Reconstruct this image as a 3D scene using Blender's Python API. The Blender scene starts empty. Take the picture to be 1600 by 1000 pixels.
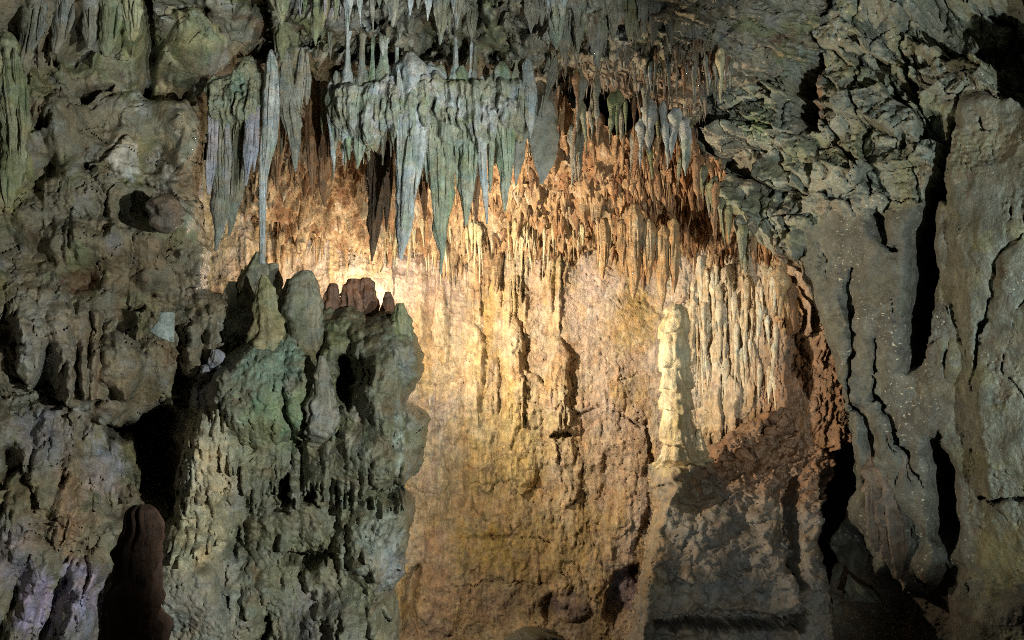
import bpy, math, random
import numpy as np
from mathutils import Vector, Matrix

# ------------------------------------------------------------------ camera, world, lights, exposure
scene = bpy.context.scene
COL = scene.collection
F = 35.0 / 36.0 * 1600.0            # focal length in photo pixels
PITCH = math.radians(4.0)
CAM = np.array([0.0, 0.0, 1.6])

cam_data = bpy.data.cameras.new('camera')
cam_data.lens = 35.0; cam_data.sensor_width = 36.0
cam_data.clip_start = 0.05; cam_data.clip_end = 200.0
cam = bpy.data.objects.new('camera', cam_data); COL.objects.link(cam)
cam.location = CAM; cam.rotation_euler = (math.pi / 2 + PITCH, 0, 0)
scene.camera = cam

world = bpy.data.worlds.new('World'); scene.world = world
world.use_nodes = True
bg = world.node_tree.nodes['Background']
bg.inputs[0].default_value = (0.62, 0.60, 0.50, 1); bg.inputs[1].default_value = 0.02

scene.view_settings.view_transform = 'Standard'
scene.view_settings.look = 'None'
scene.view_settings.exposure = 0.0
scene.view_settings.gamma = 1.0
scene.view_settings.use_curve_mapping = False
scene.cycles.use_denoising = False
scene.cycles.filter_width = 1.0
scene.cycles.max_bounces = 5
scene.cycles.diffuse_bounces = 3
scene.cycles.sample_clamp_indirect = 4.0

def unproj(px, py, Y):
    px = np.asarray(px, float); py = np.asarray(py, float); Y = np.asarray(Y, float)
    dx = (px - 800.0) / F; dy = (500.0 - py) / F
    c, s = math.cos(PITCH), math.sin(PITCH)
    ry = c - s * dy; rz = s + c * dy
    t = Y / ry
    return np.stack(np.broadcast_arrays(CAM[0] + dx * t, CAM[1] + Y, CAM[2] + rz * t), -1)

def pt(px, py, Y): return Vector(unproj(px, py, Y).tolist())

def spot(name, loc, target, power, color, angle, blend=0.6, radius=0.05):
    d = bpy.data.lights.new(name, 'SPOT'); d.energy = power; d.color = color
    d.spot_size = math.radians(angle); d.spot_blend = blend; d.shadow_soft_size = radius
    o = bpy.data.objects.new(name, d); COL.objects.link(o); o.location = loc
    o.rotation_euler = (Vector(target) - Vector(loc)).to_track_quat('-Z', 'Y').to_euler()
    o['kind'] = 'helper'
    return o
def bulb(name, loc, power, color, radius=0.06):
    d = bpy.data.lights.new(name, 'POINT'); d.energy = power; d.color = color; d.shadow_soft_size = radius
    o = bpy.data.objects.new(name, d); COL.objects.link(o); o.location = loc; o['kind'] = 'helper'
    return o

WARM = (1.0, 0.80, 0.57)
COOL = (0.95, 1.0, 0.95)
# warm show lamps hidden behind the flowstone mound
spot('warm_floodlight', pt(590, 520, 9.6), tuple(np.array(pt(590, 520, 9.6)) + np.array((2.8, 1.5, .8))), 1020, WARM, 138, 1.0, 0.05)
bulb('warm_niche_lamp', pt(482, 470, 10.9), 60, WARM, 0.04)
bulb('warm_niche_lamp_small', pt(560, 462, 11.5), 42, WARM, 0.03)
bulb('warm_low_lamp', pt(600, 820, 9.5), 95, WARM, 0.08)
# cool lamps along the visitors' path: left wall and mound, hanging curtain, right wall
spot('path_floodlight_left', (3.3, 1.7, 1.5), (-2.85, 8.0, 1.9), 2550, COOL, 55, 0.45, 0.05)
spot('path_floodlight_ceiling', (1.9, 1.0, 0.7), (-1.0, 8.5, 4.4), 2000, COOL, 34, 0.6, 0.04)
spot('boulder_fill_light', (0.6, 0.8, 0.7), (2.25, 9.6, -0.1), 620, COOL, 18, 0.8, 0.05)  # added low fill, not one of the cave's lamps, lifts the boulder face
spot('path_floodlight_right', (3.2, 1.6, 1.0), (4.3, 8.0, 2.9), 1850, COOL, 54, 0.6, 0.04)

# ------------------------------------------------------------------ noise
_rng = np.random.default_rng(7)
PERM = _rng.permutation(256); PERM = np.concatenate([PERM, PERM, PERM])
GA = np.stack([np.cos(np.arange(256) * 2.39996), np.sin(np.arange(256) * 2.39996)], -1)
_g3 = _rng.normal(size=(256, 3)); G3 = _g3 / np.linalg.norm(_g3, axis=1, keepdims=True)

def pn(x, y, seed=0):
    x = x + seed * 17.31; y = y + seed * 9.77
    xi = np.floor(x).astype(int); yi = np.floor(y).astype(int)
    fx = x - xi; fy = y - yi
    u = fx * fx * fx * (fx * (fx * 6 - 15) + 10); v = fy * fy * fy * (fy * (fy * 6 - 15) + 10)
    xi = (xi + seed * 3) & 255; yi = yi & 255; x1 = (xi + 1) & 255; y1 = (yi + 1) & 255
    def g(a, b, dx, dy):
        h = PERM[PERM[a] + b]; return GA[h, 0] * dx + GA[h, 1] * dy
    a = g(xi, yi, fx, fy); b = g(x1, yi, fx - 1, fy); c = g(xi, y1, fx, fy - 1); d = g(x1, y1, fx - 1, fy - 1)
    ab = a + u * (b - a); cd = c + u * (d - c)
    return (ab + v * (cd - ab)) * 1.5

def pn3(p, seed=0):
    p = p + seed * 13.7
    i = np.floor(p).astype(int); f = p - i
    u = f * f * f * (f * (f * 6 - 15) + 10); i &= 255; j = (i + 1) & 255
    r = 0
    for k in range(8):
        o = [(k >> b) & 1 for b in range(3)]
        idx = [j[..., b] if o[b] else i[..., b] for b in range(3)]
        h = PERM[PERM[PERM[idx[0]] + idx[1]] + idx[2]]
        d = f - np.array(o)
        w = 1
        for b in range(3): w = w * (u[..., b] if o[b] else 1 - u[..., b])
        r = r + w * (G3[h] * d).sum(-1)
    return r * 1.5

def fbm(x, y, sc, octv=4, seed=0, gain=0.5, ay=1.0, mode='n'):
    r = 0; a = 1.0; fx = 1.0 / sc; fy = 1.0 / (sc * ay); tot = 0
    for k in range(octv):
        n = pn(x * fx, y * fy, seed + k * 5)
        if mode == 'b': n = np.abs(n) * 2 - 0.6
        elif mode == 'r': n = 0.6 - np.abs(n) * 2
        r = r + a * n; tot += a; a *= gain; fx *= 2.03; fy *= 2.03
    return r / tot * 1.4

def fbm3(p, sc, octv=3, seed=0, gain=0.5):
    r = 0; a = 1.0; f = 1.0 / sc
    for k in range(octv):
        r = r + a * pn3(p * f, seed + k * 3); a *= gain; f *= 2.03
    return r

def hsh(ix, iy, k):
    return PERM[(PERM[(PERM[ix & 255] + (iy & 255)) & 255] + k * 37) & 255] / 255.0

def worley(x, y, cell, seed=0, ay=1.0, jit=0.85):
    x = x / cell + seed * 7.1; y = y / (cell * ay) + seed * 3.3
    xi = np.floor(x).astype(int); yi = np.floor(y).astype(int)
    f1 = np.full(x.shape, 9.0); f2 = np.full(x.shape, 9.0)
    bx = np.zeros(x.shape); by = np.zeros(x.shape); bid = np.zeros(x.shape, int)
    for a in (-1, 0, 1):
        for b in (-1, 0, 1):
            cx = xi + a; cy = yi + b
            ox = cx + 0.5 + jit * (hsh(cx, cy, seed) - 0.5); oy = cy + 0.5 + jit * (hsh(cx, cy, seed + 1) - 0.5)
            dx = x - ox; dy = y - oy; d = np.sqrt(dx * dx + dy * dy)
            near = d < f1
            f2 = np.where(near, f1, np.minimum(f2, d))
            bx = np.where(near, dx, bx); by = np.where(near, dy, by)
            bid = np.where(near, (cx & 4095) * 4096 + (cy & 4095), bid)
            f1 = np.where(near, d, f1)
    ix = bid // 4096; iy = bid % 4096
    return f1, f2, bx, by, ix, iy, bid

def facets(x, y, cell, seed, tilt=1.0, off=0.5, ay=1.0, crack=0.0, cw=0.12):
    f1, f2, bx, by, ix, iy, _ = worley(x, y, cell, seed, ay)
    h = off * (hsh(ix, iy, seed + 5) - 0.5) + tilt * ((hsh(ix, iy, seed + 6) - 0.5) * bx + (hsh(ix, iy, seed + 7) - 0.5) * by)
    if crack: h = h - crack * np.clip(1 - (f2 - f1) / cw, 0, 1)
    return h

def sstep(a, b, x):
    t = np.clip((x - a) / (b - a), 0, 1); return t * t * (3 - 2 * t)

def seg_dist(x, y, pts):
    d = np.full(x.shape, 1e9); tt = np.zeros(x.shape); n = len(pts) - 1
    for k in range(n):
        (ax, ay), (bx, by) = pts[k][:2], pts[k + 1][:2]
        vx, vy = bx - ax, by - ay; L = vx * vx + vy * vy + 1e-9
        t = np.clip(((x - ax) * vx + (y - ay) * vy) / L, 0, 1)
        e = np.hypot(x - ax - t * vx, y - ay - t * vy)
        m = e < d; d = np.where(m, e, d); tt = np.where(m, (k + t) / n, tt)
    return d, tt

def poly_sd(x, y, poly):
    """signed distance in pixels, positive inside"""
    d, _ = seg_dist(x, y, list(poly) + [poly[0]])
    ins = np.zeros(x.shape, bool); n = len(poly)
    for k in range(n):
        x1, y1 = poly[k]; x2, y2 = poly[(k + 1) % n]
        if y1 == y2: continue
        c = ((y1 > y) != (y2 > y)) & (x < (x2 - x1) * (y - y1) / (y2 - y1) + x1)
        ins ^= c
    return np.where(ins, d, -d)

# ------------------------------------------------------------------ mesh helpers
def make_mesh(name, V, Fq, C=None, smooth=True, tris=False):
    k = 3 if tris else 4
    me = bpy.data.meshes.new(name)
    V = np.ascontiguousarray(V, dtype=np.float32); Fq = np.ascontiguousarray(Fq, dtype=np.int32)
    me.vertices.add(len(V)); me.vertices.foreach_set('co', V.ravel())
    me.loops.add(Fq.size); me.loops.foreach_set('vertex_index', Fq.ravel())
    me.polygons.add(len(Fq))
    me.polygons.foreach_set('loop_start', np.arange(0, Fq.size, k, dtype=np.int32))
    me.polygons.foreach_set('loop_total', np.full(len(Fq), k, dtype=np.int32))
    if smooth: me.polygons.foreach_set('use_smooth', np.ones(len(Fq), dtype=bool))
    me.update(calc_edges=True)
    if C is not None:
        at = me.color_attributes.new('Col', 'FLOAT_COLOR', 'POINT')
        c4 = np.ones((len(V), 4), dtype=np.float32); c4[:, :3] = np.clip(C, 0.004, 0.9)
        at.data.foreach_set('color', c4.ravel())
    return me

def link(name, me, mat, parent=None, label=None, cat=None, group=None, kind=None):
    o = bpy.data.objects.new(name, me); COL.objects.link(o)
    if me is not None and mat is not None:
        if not me.materials: me.materials.append(mat)
    if parent is not None: o.parent = parent
    if label: o['label'] = label
    if cat: o['category'] = cat
    if group: o['group'] = group
    if kind: o['kind'] = kind
    return o

# ------------------------------------------------------------------ materials
def rock_material(name, mott=0.55, sc=9.0, bump=0.5, rough=(0.5, 0.85), spec=0.35, fleck=0.0, streak=0.0, fine=60.0, drift=1.0):
    m = bpy.data.materials.new(name); m.use_nodes = True
    nt = m.node_tree; N = nt.nodes; L = nt.links
    b = N['Principled BSDF']
    col = N.new('ShaderNodeVertexColor'); col.layer_name = 'Col'
    geo = N.new('ShaderNodeNewGeometry')
    def noise(scale, det=6, ro=0.6, vec=None, dist=0.0):
        n = N.new('ShaderNodeTexNoise'); n.inputs['Scale'].default_value = scale
        n.inputs['Detail'].default_value = det; n.inputs['Roughness'].default_value = ro
        n.inputs['Distortion'].default_value = dist
        L.new(vec if vec is not None else geo.outputs['Position'], n.inputs['Vector']); return n
    def mapr(src, a, bb, c, d):
        r = N.new('ShaderNodeMapRange'); L.new(src, r.inputs[0])
        for i, v in enumerate((a, bb, c, d)): r.inputs[i + 1].default_value = v
        return r.outputs[0]
    def mul(c1, c2, fac=1.0, mode='MULTIPLY'):
        x = N.new('ShaderNodeMix'); x.data_type = 'RGBA'; x.blend_type = mode; x.inputs[0].default_value = fac
        L.new(c1, x.inputs[6]); L.new(c2, x.inputs[7]); return x.outputs[2]
    n1 = noise(sc, 8, 0.68, dist=0.6)
    f1 = mapr(n1.outputs['Fac'], 0.3, 0.7, 1 - mott, 1 + mott)
    n2 = noise(fine, 5, 0.7)
    f2 = mapr(n2.outputs['Fac'], 0.3, 0.7, 1 - mott * 0.5, 1 + mott * 0.5)
    v = N.new('ShaderNodeMath'); v.operation = 'MULTIPLY'; L.new(f1, v.inputs[0]); L.new(f2, v.inputs[1])
    cc = N.new('ShaderNodeCombineColor'); 
    for i in range(3): L.new(v.outputs[0], cc.inputs[i])
    c = mul(col.outputs['Color'], cc.outputs[0])
    # hue drift: greyish / ochre patches
    n3 = noise(sc * 0.45, 5, 0.65, dist=0.8)
    ramp = N.new('ShaderNodeValToRGB'); L.new(n3.outputs['Fac'], ramp.inputs[0])
    ramp.color_ramp.elements[0].position = 0.32; ramp.color_ramp.elements[0].color = (0.86, 1.0, 1.08, 1)
    ramp.color_ramp.elements[1].position = 0.68; ramp.color_ramp.elements[1].color = (1.14, 0.98, 0.80, 1)
    c = mul(c, ramp.outputs[0], drift)
    height = n2.outputs['Fac']
    if streak:
        mp = N.new('ShaderNodeMapping'); L.new(geo.outputs['Position'], mp.inputs[0]); mp.inputs['Scale'].default_value = (1, 1, 0.09)
        n4 = noise(34, 4, 0.6, mp.outputs[0])
        s4 = mapr(n4.outputs['Fac'], 0.3, 0.7, 1 - streak, 1 + streak)
        c3 = N.new('ShaderNodeCombineColor')
        for i in range(3): L.new(s4, c3.inputs[i])
        c = mul(c, c3.outputs[0])
        ad = N.new('ShaderNodeMath'); ad.operation = 'ADD'; L.new(height, ad.inputs[0]); L.new(n4.outputs['Fac'], ad.inputs[1]); height = ad.outputs[0]
    if fleck:
        mp = N.new('ShaderNodeMapping'); L.new(geo.outputs['Position'], mp.inputs[0]); mp.inputs['Scale'].default_value = (1, 1, 1.8)
        n5 = noise(26, 2, 0.5, mp.outputs[0]); k5 = mapr(n5.outputs['Fac'], 0.655, 0.68, 0, 1)
        n6 = noise(1.6, 3, 0.5); k6 = mapr(n6.outputs['Fac'], 0.5, 0.62, 0, fleck)
        mm = N.new('ShaderNodeMath'); mm.operation = 'MULTIPLY'; L.new(k5, mm.inputs[0]); L.new(k6, mm.inputs[1])
        x = N.new('ShaderNodeMix'); x.data_type = 'RGBA'; L.new(mm.outputs[0], x.inputs[0]); L.new(c, x.inputs[6]); x.inputs[7].default_value = (0.55, 0.53, 0.42, 1); c = x.outputs[2]
    L.new(c, b.inputs['Base Color'])
    L.new(mapr(n1.outputs['Fac'], 0.3, 0.7, rough[0], rough[1]), b.inputs['Roughness'])
    b.inputs['Specular IOR Level'].default_value = spec
    nb = noise(sc * 2.6, 9, 0.72)
    ad = N.new('ShaderNodeMath'); ad.operation = 'MULTIPLY_ADD'; L.new(height, ad.inputs[0]); ad.inputs[1].default_value = 0.35; L.new(nb.outputs['Fac'], ad.inputs[2])
    bp = N.new('ShaderNodeBump'); bp.inputs['Strength'].default_value = bump; bp.inputs['Distance'].default_value = 0.05
    L.new(ad.outputs[0], bp.inputs['Height']); L.new(bp.outputs[0], b.inputs['Normal'])
    return m

M_ROCK = rock_material('cave_rock', 0.5, 7.0, 0.55, (0.32, 0.75), 0.5)
M_FLOW = rock_material('flowstone', 0.38, 9.0, 0.5, (0.26, 0.65), 0.5, streak=0.25)
M_WARMWALL = rock_material('calcite_wall', 0.45, 10.0, 0.8, (0.32, 0.72), 0.45, streak=0.26, drift=.7)
M_RIGHT = rock_material('fractured_limestone', 0.5, 8.0, 0.65, (0.5, 0.85), 0.3, fleck=0.9, drift=.4)
M_DRIP = rock_material('dripstone', 0.4, 14.0, 0.75, (0.24, 0.6), 0.55, streak=0.3, fine=90)

# ------------------------------------------------------------------ relief sheets
def axis(a, b, step):
    lo, hi = max(a, -24), min(b, 1624)
    mid = np.arange(lo, hi + 0.1, step)
    pre = np.arange(a, lo - 0.1, 6.0) if a < lo else np.array([])
    post = np.arange(hi + 6, b + 0.1, 6.0) if b > hi else np.array([])
    return np.concatenate([pre, mid, post])
def axis_y(a, b, step):
    lo, hi = max(a, -24), min(b, 1024)
    mid = np.arange(lo, hi + 0.1, step)
    pre = np.arange(a, lo - 0.1, 6.0) if a < lo else np.array([])
    post = np.arange(hi + 6, b + 0.1, 6.0) if b > hi else np.array([])
    return np.concatenate([pre, mid, post])

class Sheet:
    def __init__(s, x0, x1, y0, y1, step, yfun, N, seed, warp=(6, 40), base=(0.15, 0.13, 0.1)):
        s.xs = axis(x0, x1, step); s.ys = axis_y(y0, y1, step)
        s.X, s.Y = np.meshgrid(s.xs, s.ys); s.seed = seed
        s.x = s.X + warp[0] * fbm(s.X, s.Y, warp[1], 3, seed + 1)
        s.y = s.Y + warp[0] * fbm(s.X, s.Y, warp[1], 3, seed + 2)
        s.H = np.zeros(s.X.shape); s.D = yfun(s.X, s.Y); s.N = np.array(N, float) / np.linalg.norm(N)
        s.C = np.empty(s.X.shape + (3,)); s.C[:] = base
        s.mask = np.ones(s.X.shape, bool); s.B = s.H.copy(); s.rough3 = .02
        s.mpp = s.D / F
    def win(s, a, b, c, d, pad=14):
        i0 = np.searchsorted(s.xs, a - pad); i1 = np.searchsorted(s.xs, b + pad)
        j0 = np.searchsorted(s.ys, c - pad); j1 = np.searchsorted(s.ys, d + pad)
        return (slice(j0, j1), slice(i0, i1))
    def snap(s): s.B = s.H.copy()
    def lobe(s, cx, y0, y1, w, amp, slope=0.0, top=0.25, tip=0.35, bulge=0.5, lift=0.0):
        x2 = cx + slope * (y1 - y0)
        k = s.win(min(cx, x2) - w, max(cx, x2) + w, y0, y1)
        x, y = s.x[k], s.y[k]
        if x.size == 0: return
        if w < 9: x = s.X[k] + .10 * (x - s.X[k])
        t = (y - y0) / (y1 - y0)
        pw = np.sqrt(np.clip(t / top, 0.0, 1)) * np.sqrt(np.clip((1 - t) / tip, 0, 1)) 
        q = (x - cx - slope * (y - y0)) / (w * np.maximum(pw, 1e-3))
        ins = (np.abs(q) < 1) & (t > 0) & (t < 1)
        h = s.B[k] + lift + amp * (1 - bulge + bulge * np.clip(t, 0, 1)) * np.sqrt(np.clip(1 - q * q, 0, 1)) * np.sqrt(np.clip(t / top, 0, 1))
        s.H[k] = np.where(ins, np.maximum(s.H[k], h), s.H[k])
    def lobes(s, poly, n, w, ln, amp, seed, slope=0.0, **kw):
        r = random.Random(seed)
        xs = [p[0] for p in poly]; ys = [p[1] for p in poly]
        got = 0; tries = 0; items = []
        while got < n and tries < n * 30:
            tries += 1
            cx = r.uniform(min(xs), max(xs)); cy = r.uniform(min(ys), max(ys))
            if poly_sd(np.array([cx]), np.array([cy]), poly)[0] < 0: continue
            got += 1; ww = r.uniform(*w); l = r.uniform(*ln)
            s.lobe(cx, cy - l / 2, cy + l / 2, ww, r.uniform(*amp), slope + r.uniform(-.08, .08), **kw)
    def blob(s, cx, cy, rx, ry, amp, mode='max', p=0.5):
        k = s.win(cx - rx, cx + rx, cy - ry, cy + ry)
        q = ((s.x[k] - cx) / rx) ** 2 + ((s.y[k] - cy) / ry) ** 2
        h = amp * np.clip(1 - q, 0, 1) ** p
        if mode == 'max': s.H[k] = np.where(q < 1, np.maximum(s.H[k], s.B[k] + h), s.H[k])
        else: s.H[k] += h
    def raise_poly(s, poly, amp, edge=6, soft=0.5):
        sd = poly_sd(s.x, s.y, poly); s.H += amp * np.clip(sd / edge, 0, 1) ** soft
    def hole(s, poly, depth, edge=7):
        xs = [p[0] for p in poly]; ys = [p[1] for p in poly]
        k = s.win(min(xs), max(xs), min(ys), max(ys), 25)
        jx = 6 * fbm(s.X[k], s.Y[k], 20, 4, 37, .6); jy = 6 * fbm(s.X[k], s.Y[k], 20, 4, 38, .6)
        sd = poly_sd(s.x[k] + jx, s.y[k] + jy, poly); s.H[k] -= depth * sstep(-edge * .3, edge, sd)
    def crack(s, pts, w, depth):
        xs = [p[0] for p in pts]; ys = [p[1] for p in pts]
        k = s.win(min(xs), max(xs), min(ys), max(ys), w * 3 + 10)
        jx = 4.5 * fbm(s.X[k], s.Y[k], 15, 3, 35); jy = 4.5 * fbm(s.X[k], s.Y[k], 15, 3, 36)
        d, t = seg_dist(s.x[k] + jx, s.y[k] + jy, pts)
        ww = w * (0.55 + 0.45 * np.sin(np.clip(t, 0, 1) * 3.1)) * (1 + 0.8 * pn(s.X[k] / 17, s.Y[k] / 17, 31))
        s.H[k] -= depth * (1 - sstep(0.5, 1.3, d / np.maximum(ww, .6)))
    def crev(s, sc, depth, seed, ay=1.0, width=.06, thr=-.1, octv=2, msc=80, mul=1.0):
        n = fbm(s.x, s.y, sc, octv, seed, .5, ay)
        m = sstep(thr, thr + .25, fbm(s.X, s.Y, msc, 2, seed + 7))
        v = np.clip(1 - np.abs(n) / width, 0, 1)
        s.H -= depth * m * v ** 1.5 * mul
    def ridge(s, pts, w, amp):
        xs = [p[0] for p in pts]; ys = [p[1] for p in pts]
        k = s.win(min(xs), max(xs), min(ys), max(ys), w * 2 + 10)
        d, t = seg_dist(s.x[k], s.y[k], pts)
        ww = w * (0.75 + 0.5 * pn(s.X[k] / 23, s.Y[k] / 23, 33))
        q = np.clip(d / np.maximum(ww, 1), 0, 1)
        s.H[k] = np.where(q < 1, np.maximum(s.H[k], s.B[k] + amp * np.sqrt(1 - q * q)), s.H[k])
    def paint(s, cx, cy, rx, ry, col, k=0.8, sharp=0.5):
        sl = s.win(cx - rx * 1.6, cx + rx * 1.6, cy - ry * 1.6, cy + ry * 1.6)
        x, y = s.X[sl], s.Y[sl]
        q = np.sqrt(((x - cx) / rx) ** 2 + ((y - cy) / ry) ** 2) + 0.6 * fbm(x, y, 26, 5, s.seed + 40, .65)
        m = (k * (1 - sstep(1 - sharp, 1 + sharp * 0.5, q)) * (.55 + .45 * sstep(-.3, .3, fbm(x, y, 9, 3, s.seed + 41, .6, 1.8))))[..., None]
        s.C[sl] = s.C[sl] * (1 - m) + np.array(col) * m
    def tint_noise(s, col, sc, thr, k, seed, ay=1.0, width=0.35):
        n = fbm(s.X, s.Y, sc, 5, seed, 0.6, ay)
        m = (k * sstep(thr, thr + width, n))[..., None]
        s.C = s.C * (1 - m) + np.array(col) * m
    def smooth(s, mask, rad=5, it=2):
        # flowing water smooths whole stretches of wall: blend the relief there with its own average
        h = s.H.copy()
        for _ in range(it):
            for ax in (0, 1):
                p = np.concatenate([np.repeat(np.take(h, [0], ax), rad + 1, ax), h, np.repeat(np.take(h, [-1], ax), rad, ax)], ax)
                c = np.cumsum(p, ax); n = h.shape[ax]
                h = (np.take(c, range(2 * rad + 1, 2 * rad + 1 + n), ax) - np.take(c, range(0, n), ax)) / (2 * rad + 1)
        s.H = s.H + (h - s.H) * np.clip(mask, 0, 1)
    def points(s):
        if getattr(s, '_P', None) is not None: return s._P
        P = unproj(s.X, s.Y, s.D) + s.H[..., None] * s.N
        a = fbm3(P, .16, 3, s.seed % 11, .55); b = fbm3(P + 7.7, .16, 3, s.seed % 7 + 2, .55)
        s._P = P + s.rough3 * np.stack([a, b, (a - b) * .7], -1)
        return s._P
    def inflate(s, poly, R, depth):
        """mask to the outline and roll its rim back so that the mass has a rounded body"""
        sd = poly_sd(s.x, s.y, poly)
        t = np.clip(sd / R, 0, 1)
        s.H -= depth * (1 - np.sqrt(np.clip(1 - (1 - t) ** 2, 0, 1)))
        s.mask &= sd > -1.0
        return sd
    def build(s, name, mat, split=None, parts=None, **kw):
        P = s.points(); ny, nx = s.X.shape
        idx = np.arange(ny * nx).reshape(ny, nx)
        Q = np.stack([idx[:-1, :-1], idx[1:, :-1], idx[1:, 1:], idx[:-1, 1:]], -1).reshape(-1, 4)
        mk = s.mask.ravel(); Q = Q[mk[Q].all(1)]
        V = P.reshape(-1, 3); C = s.C.reshape(-1, 3)
        if parts:
            pid = np.full(len(V), -1); 
            for k, (pn_, poly) in enumerate(parts):
                pid[(poly_sd(s.x, s.y, poly) > 0).ravel()] = k
            ids = pid[Q[:, 0]]
            root = link(name, sub(name, V, Q[ids < 0], C), mat, **kw)
            for k, (pn_, poly) in enumerate(parts):
                q = Q[ids == k]
                if len(q) > 6: link(pn_, sub(pn_, V, q, C), mat, parent=root)
            return root
        if split is None:
            return link(name, sub(name, V, Q, C), mat, **kw)
        ids = split.ravel()[Q[:, 0]]
        root = link(name, sub(name, V, Q[ids < 0], C), mat, **kw)
        for u in np.unique(ids[ids >= 0]):
            q = Q[ids == u]
            if len(q) < 6: continue
            link('rock_block', sub('rock_block', V, q, C), mat, parent=root)
        return root

def sub(name, V, Q, C):
    u, inv = np.unique(Q.ravel(), return_inverse=True)
    return make_mesh(name, V[u], inv.reshape(-1, Q.shape[1]), C[u])

STEP = 2.0

# ================================================================== back wall of the lit alcove
def back_y(X, Y):
    d = 12.0 - 0.25 * sstep(500, 300, X) + 0.0 * X
    d = d - 1.9 * sstep(1075, 1330, X) ** 1.2          # swings forward on the right
    d = d - 0.5 * sstep(780, 1040, Y)                   # foot of the wall comes forward
    d = d + 0.5 * sstep(1330, 1700, X)
    return d
bw = Sheet(285, 1420, 250, 1040, STEP, back_y, (0.03, -1, 0.04), 11, (7, 45), (0.48, 0.375, 0.25))
X, Y = bw.X, bw.Y
bw.H += 0.10 * fbm(X, Y, 160, 3, 3) + 0.05 * fbm(X, Y, 60, 3, 4)
rough_r = sstep(1090, 1230, X + 0.25 * (Y - 600)) * sstep(430, 560, Y)      # crumbly brown side wall
lowflow = sstep(560, 700, Y)
bw.snap()
# three drip columns rising from the wall and their aprons
def column(cx, top, base, w, amp, apron):
    bw.lobe(cx, top, base, w, amp, 0.0, top=0.2, tip=0.12, bulge=0.3)
    q = random.Random(int(cx))
    for _ in range(16): bw.lobe(cx + q.uniform(-.8, .8) * w, q.uniform(top + 6, base - 20), q.uniform(top + 40, base + 30), q.uniform(2.5, 5), amp * q.uniform(.9, 1.12), 0, top=.3, tip=.5, bulge=.2)
    bw.lobe(cx - 4, top + 40, base + 60, w * 1.25, amp * 0.85, 0.0, top=0.12, tip=0.3, bulge=0.3)
    bw.lobe(cx + 8, top + 90, base + 130, w * apron, amp * 0.6, 0.04, top=0.3, tip=0.4, bulge=0.2)
column(744, 505, 640, 14, 0.17, 2.0)
column(804, 498, 640, 15, 0.2, 2.4)
column(872, 525, 660, 16, 0.17, 1.8)
column(690, 455, 570, 11, 0.12, 2.0)
column(770, 535, 620, 9, 0.10, 1.6)
bw.lobe(660, 400, 540, 8, .1); bw.lobe(672, 520, 640, 17, .1)
bw.ridge([(880, 620), (890, 660), (888, 675)], 7, .13)
bw.ridge([(820, 580), (850, 610), (880, 640)], 9, .1)
# curtains of thin drips from the top
r = random.Random(5)
for cx in np.arange(600, 1000, 5.5):
    top = 368 + r.uniform(-6, 6)
    L = r.choice([25, 35, 45, 70, 110]) * r.uniform(.7, 1.3)
    if 725 < cx < 765 or 785 < cx < 822 or 862 < cx < 876: L = r.uniform(90, 165)
    if cx > 890: L *= .45
    bw.lobe(cx + r.uniform(-2, 2), top, top + L, r.uniform(2.4, 4.8), r.uniform(.04, .10), r.uniform(-.02, .02), top=0.05, tip=0.7, bulge=0.0)
for cx in np.arange(380, 600, 8):
    bw.lobe(cx, 360 + r.uniform(-20, 20), 420 + r.uniform(-20, 40), r.uniform(3, 7), r.uniform(.03, .08), 0, top=.1, tip=.6, bulge=0)
# bright drapery on the right
bw.snap()
bw.H += .18 * np.clip(poly_sd(bw.x, bw.y, [(1055, 340), (1210, 350), (1262, 520), (1225, 600), (1165, 690), (1085, 705), (1064, 560)]) / 60, 0, 1)
bw.snap()
for k in range(18):
    cx = r.uniform(1066, 1225); top = r.uniform(380, 560) + max(0, cx - 1170) * .6
    L = r.uniform(60, 150) if cx < 1170 else r.uniform(40, 90)
    bw.lobe(cx, top, min(top + L, 705), r.uniform(7, 14), r.uniform(.03, .08), (cx - 1105) * .0022 + r.uniform(-.05, .05), top=.2, tip=.5, bulge=.6)
bw.snap()
for k in range(750):
    cx = r.uniform(1062, 1240); top = r.uniform(390, 640) + max(0, cx - 1160) * .4
    L = r.uniform(18, 95)
    bw.lobe(cx, top, min(top + L, 708), r.uniform(1.5, 3.2), r.uniform(.02, .065), (cx - 1105) * .0022 + r.uniform(-.05, .05), top=.15, tip=.65, bulge=.4)
for (cx, a, b, w, h) in [(1112, 560, 702, 9, .2), (1135, 590, 705, 10, .22), (1098, 420, 560, 6, .15)]:
    bw.lobe(cx, a, b, w, h, 0, top=.1, tip=.25, bulge=.2)
bw.lobe(1215, 430, 525, 17, .34, .18, top=.1, tip=.5); bw.lobe(1240, 445, 530, 9, .3, .22, top=.1, tip=.5)
bw.lobe(1190, 425, 500, 8, .2, .1)
# flowstone aprons lower down
low = [(650, 560), (960, 560), (1000, 700), (980, 900), (660, 980)]
bw.snap()
bw.lobes(low, 120, (7, 20), (60, 160), (.02, .06), 21, top=.3, tip=.35, bulge=.7)
bw.snap()
bw.lobes(low, 900, (2, 5), (15, 60), (.010, .03), 22, top=.3, tip=.4, bulge=.6)
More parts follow.
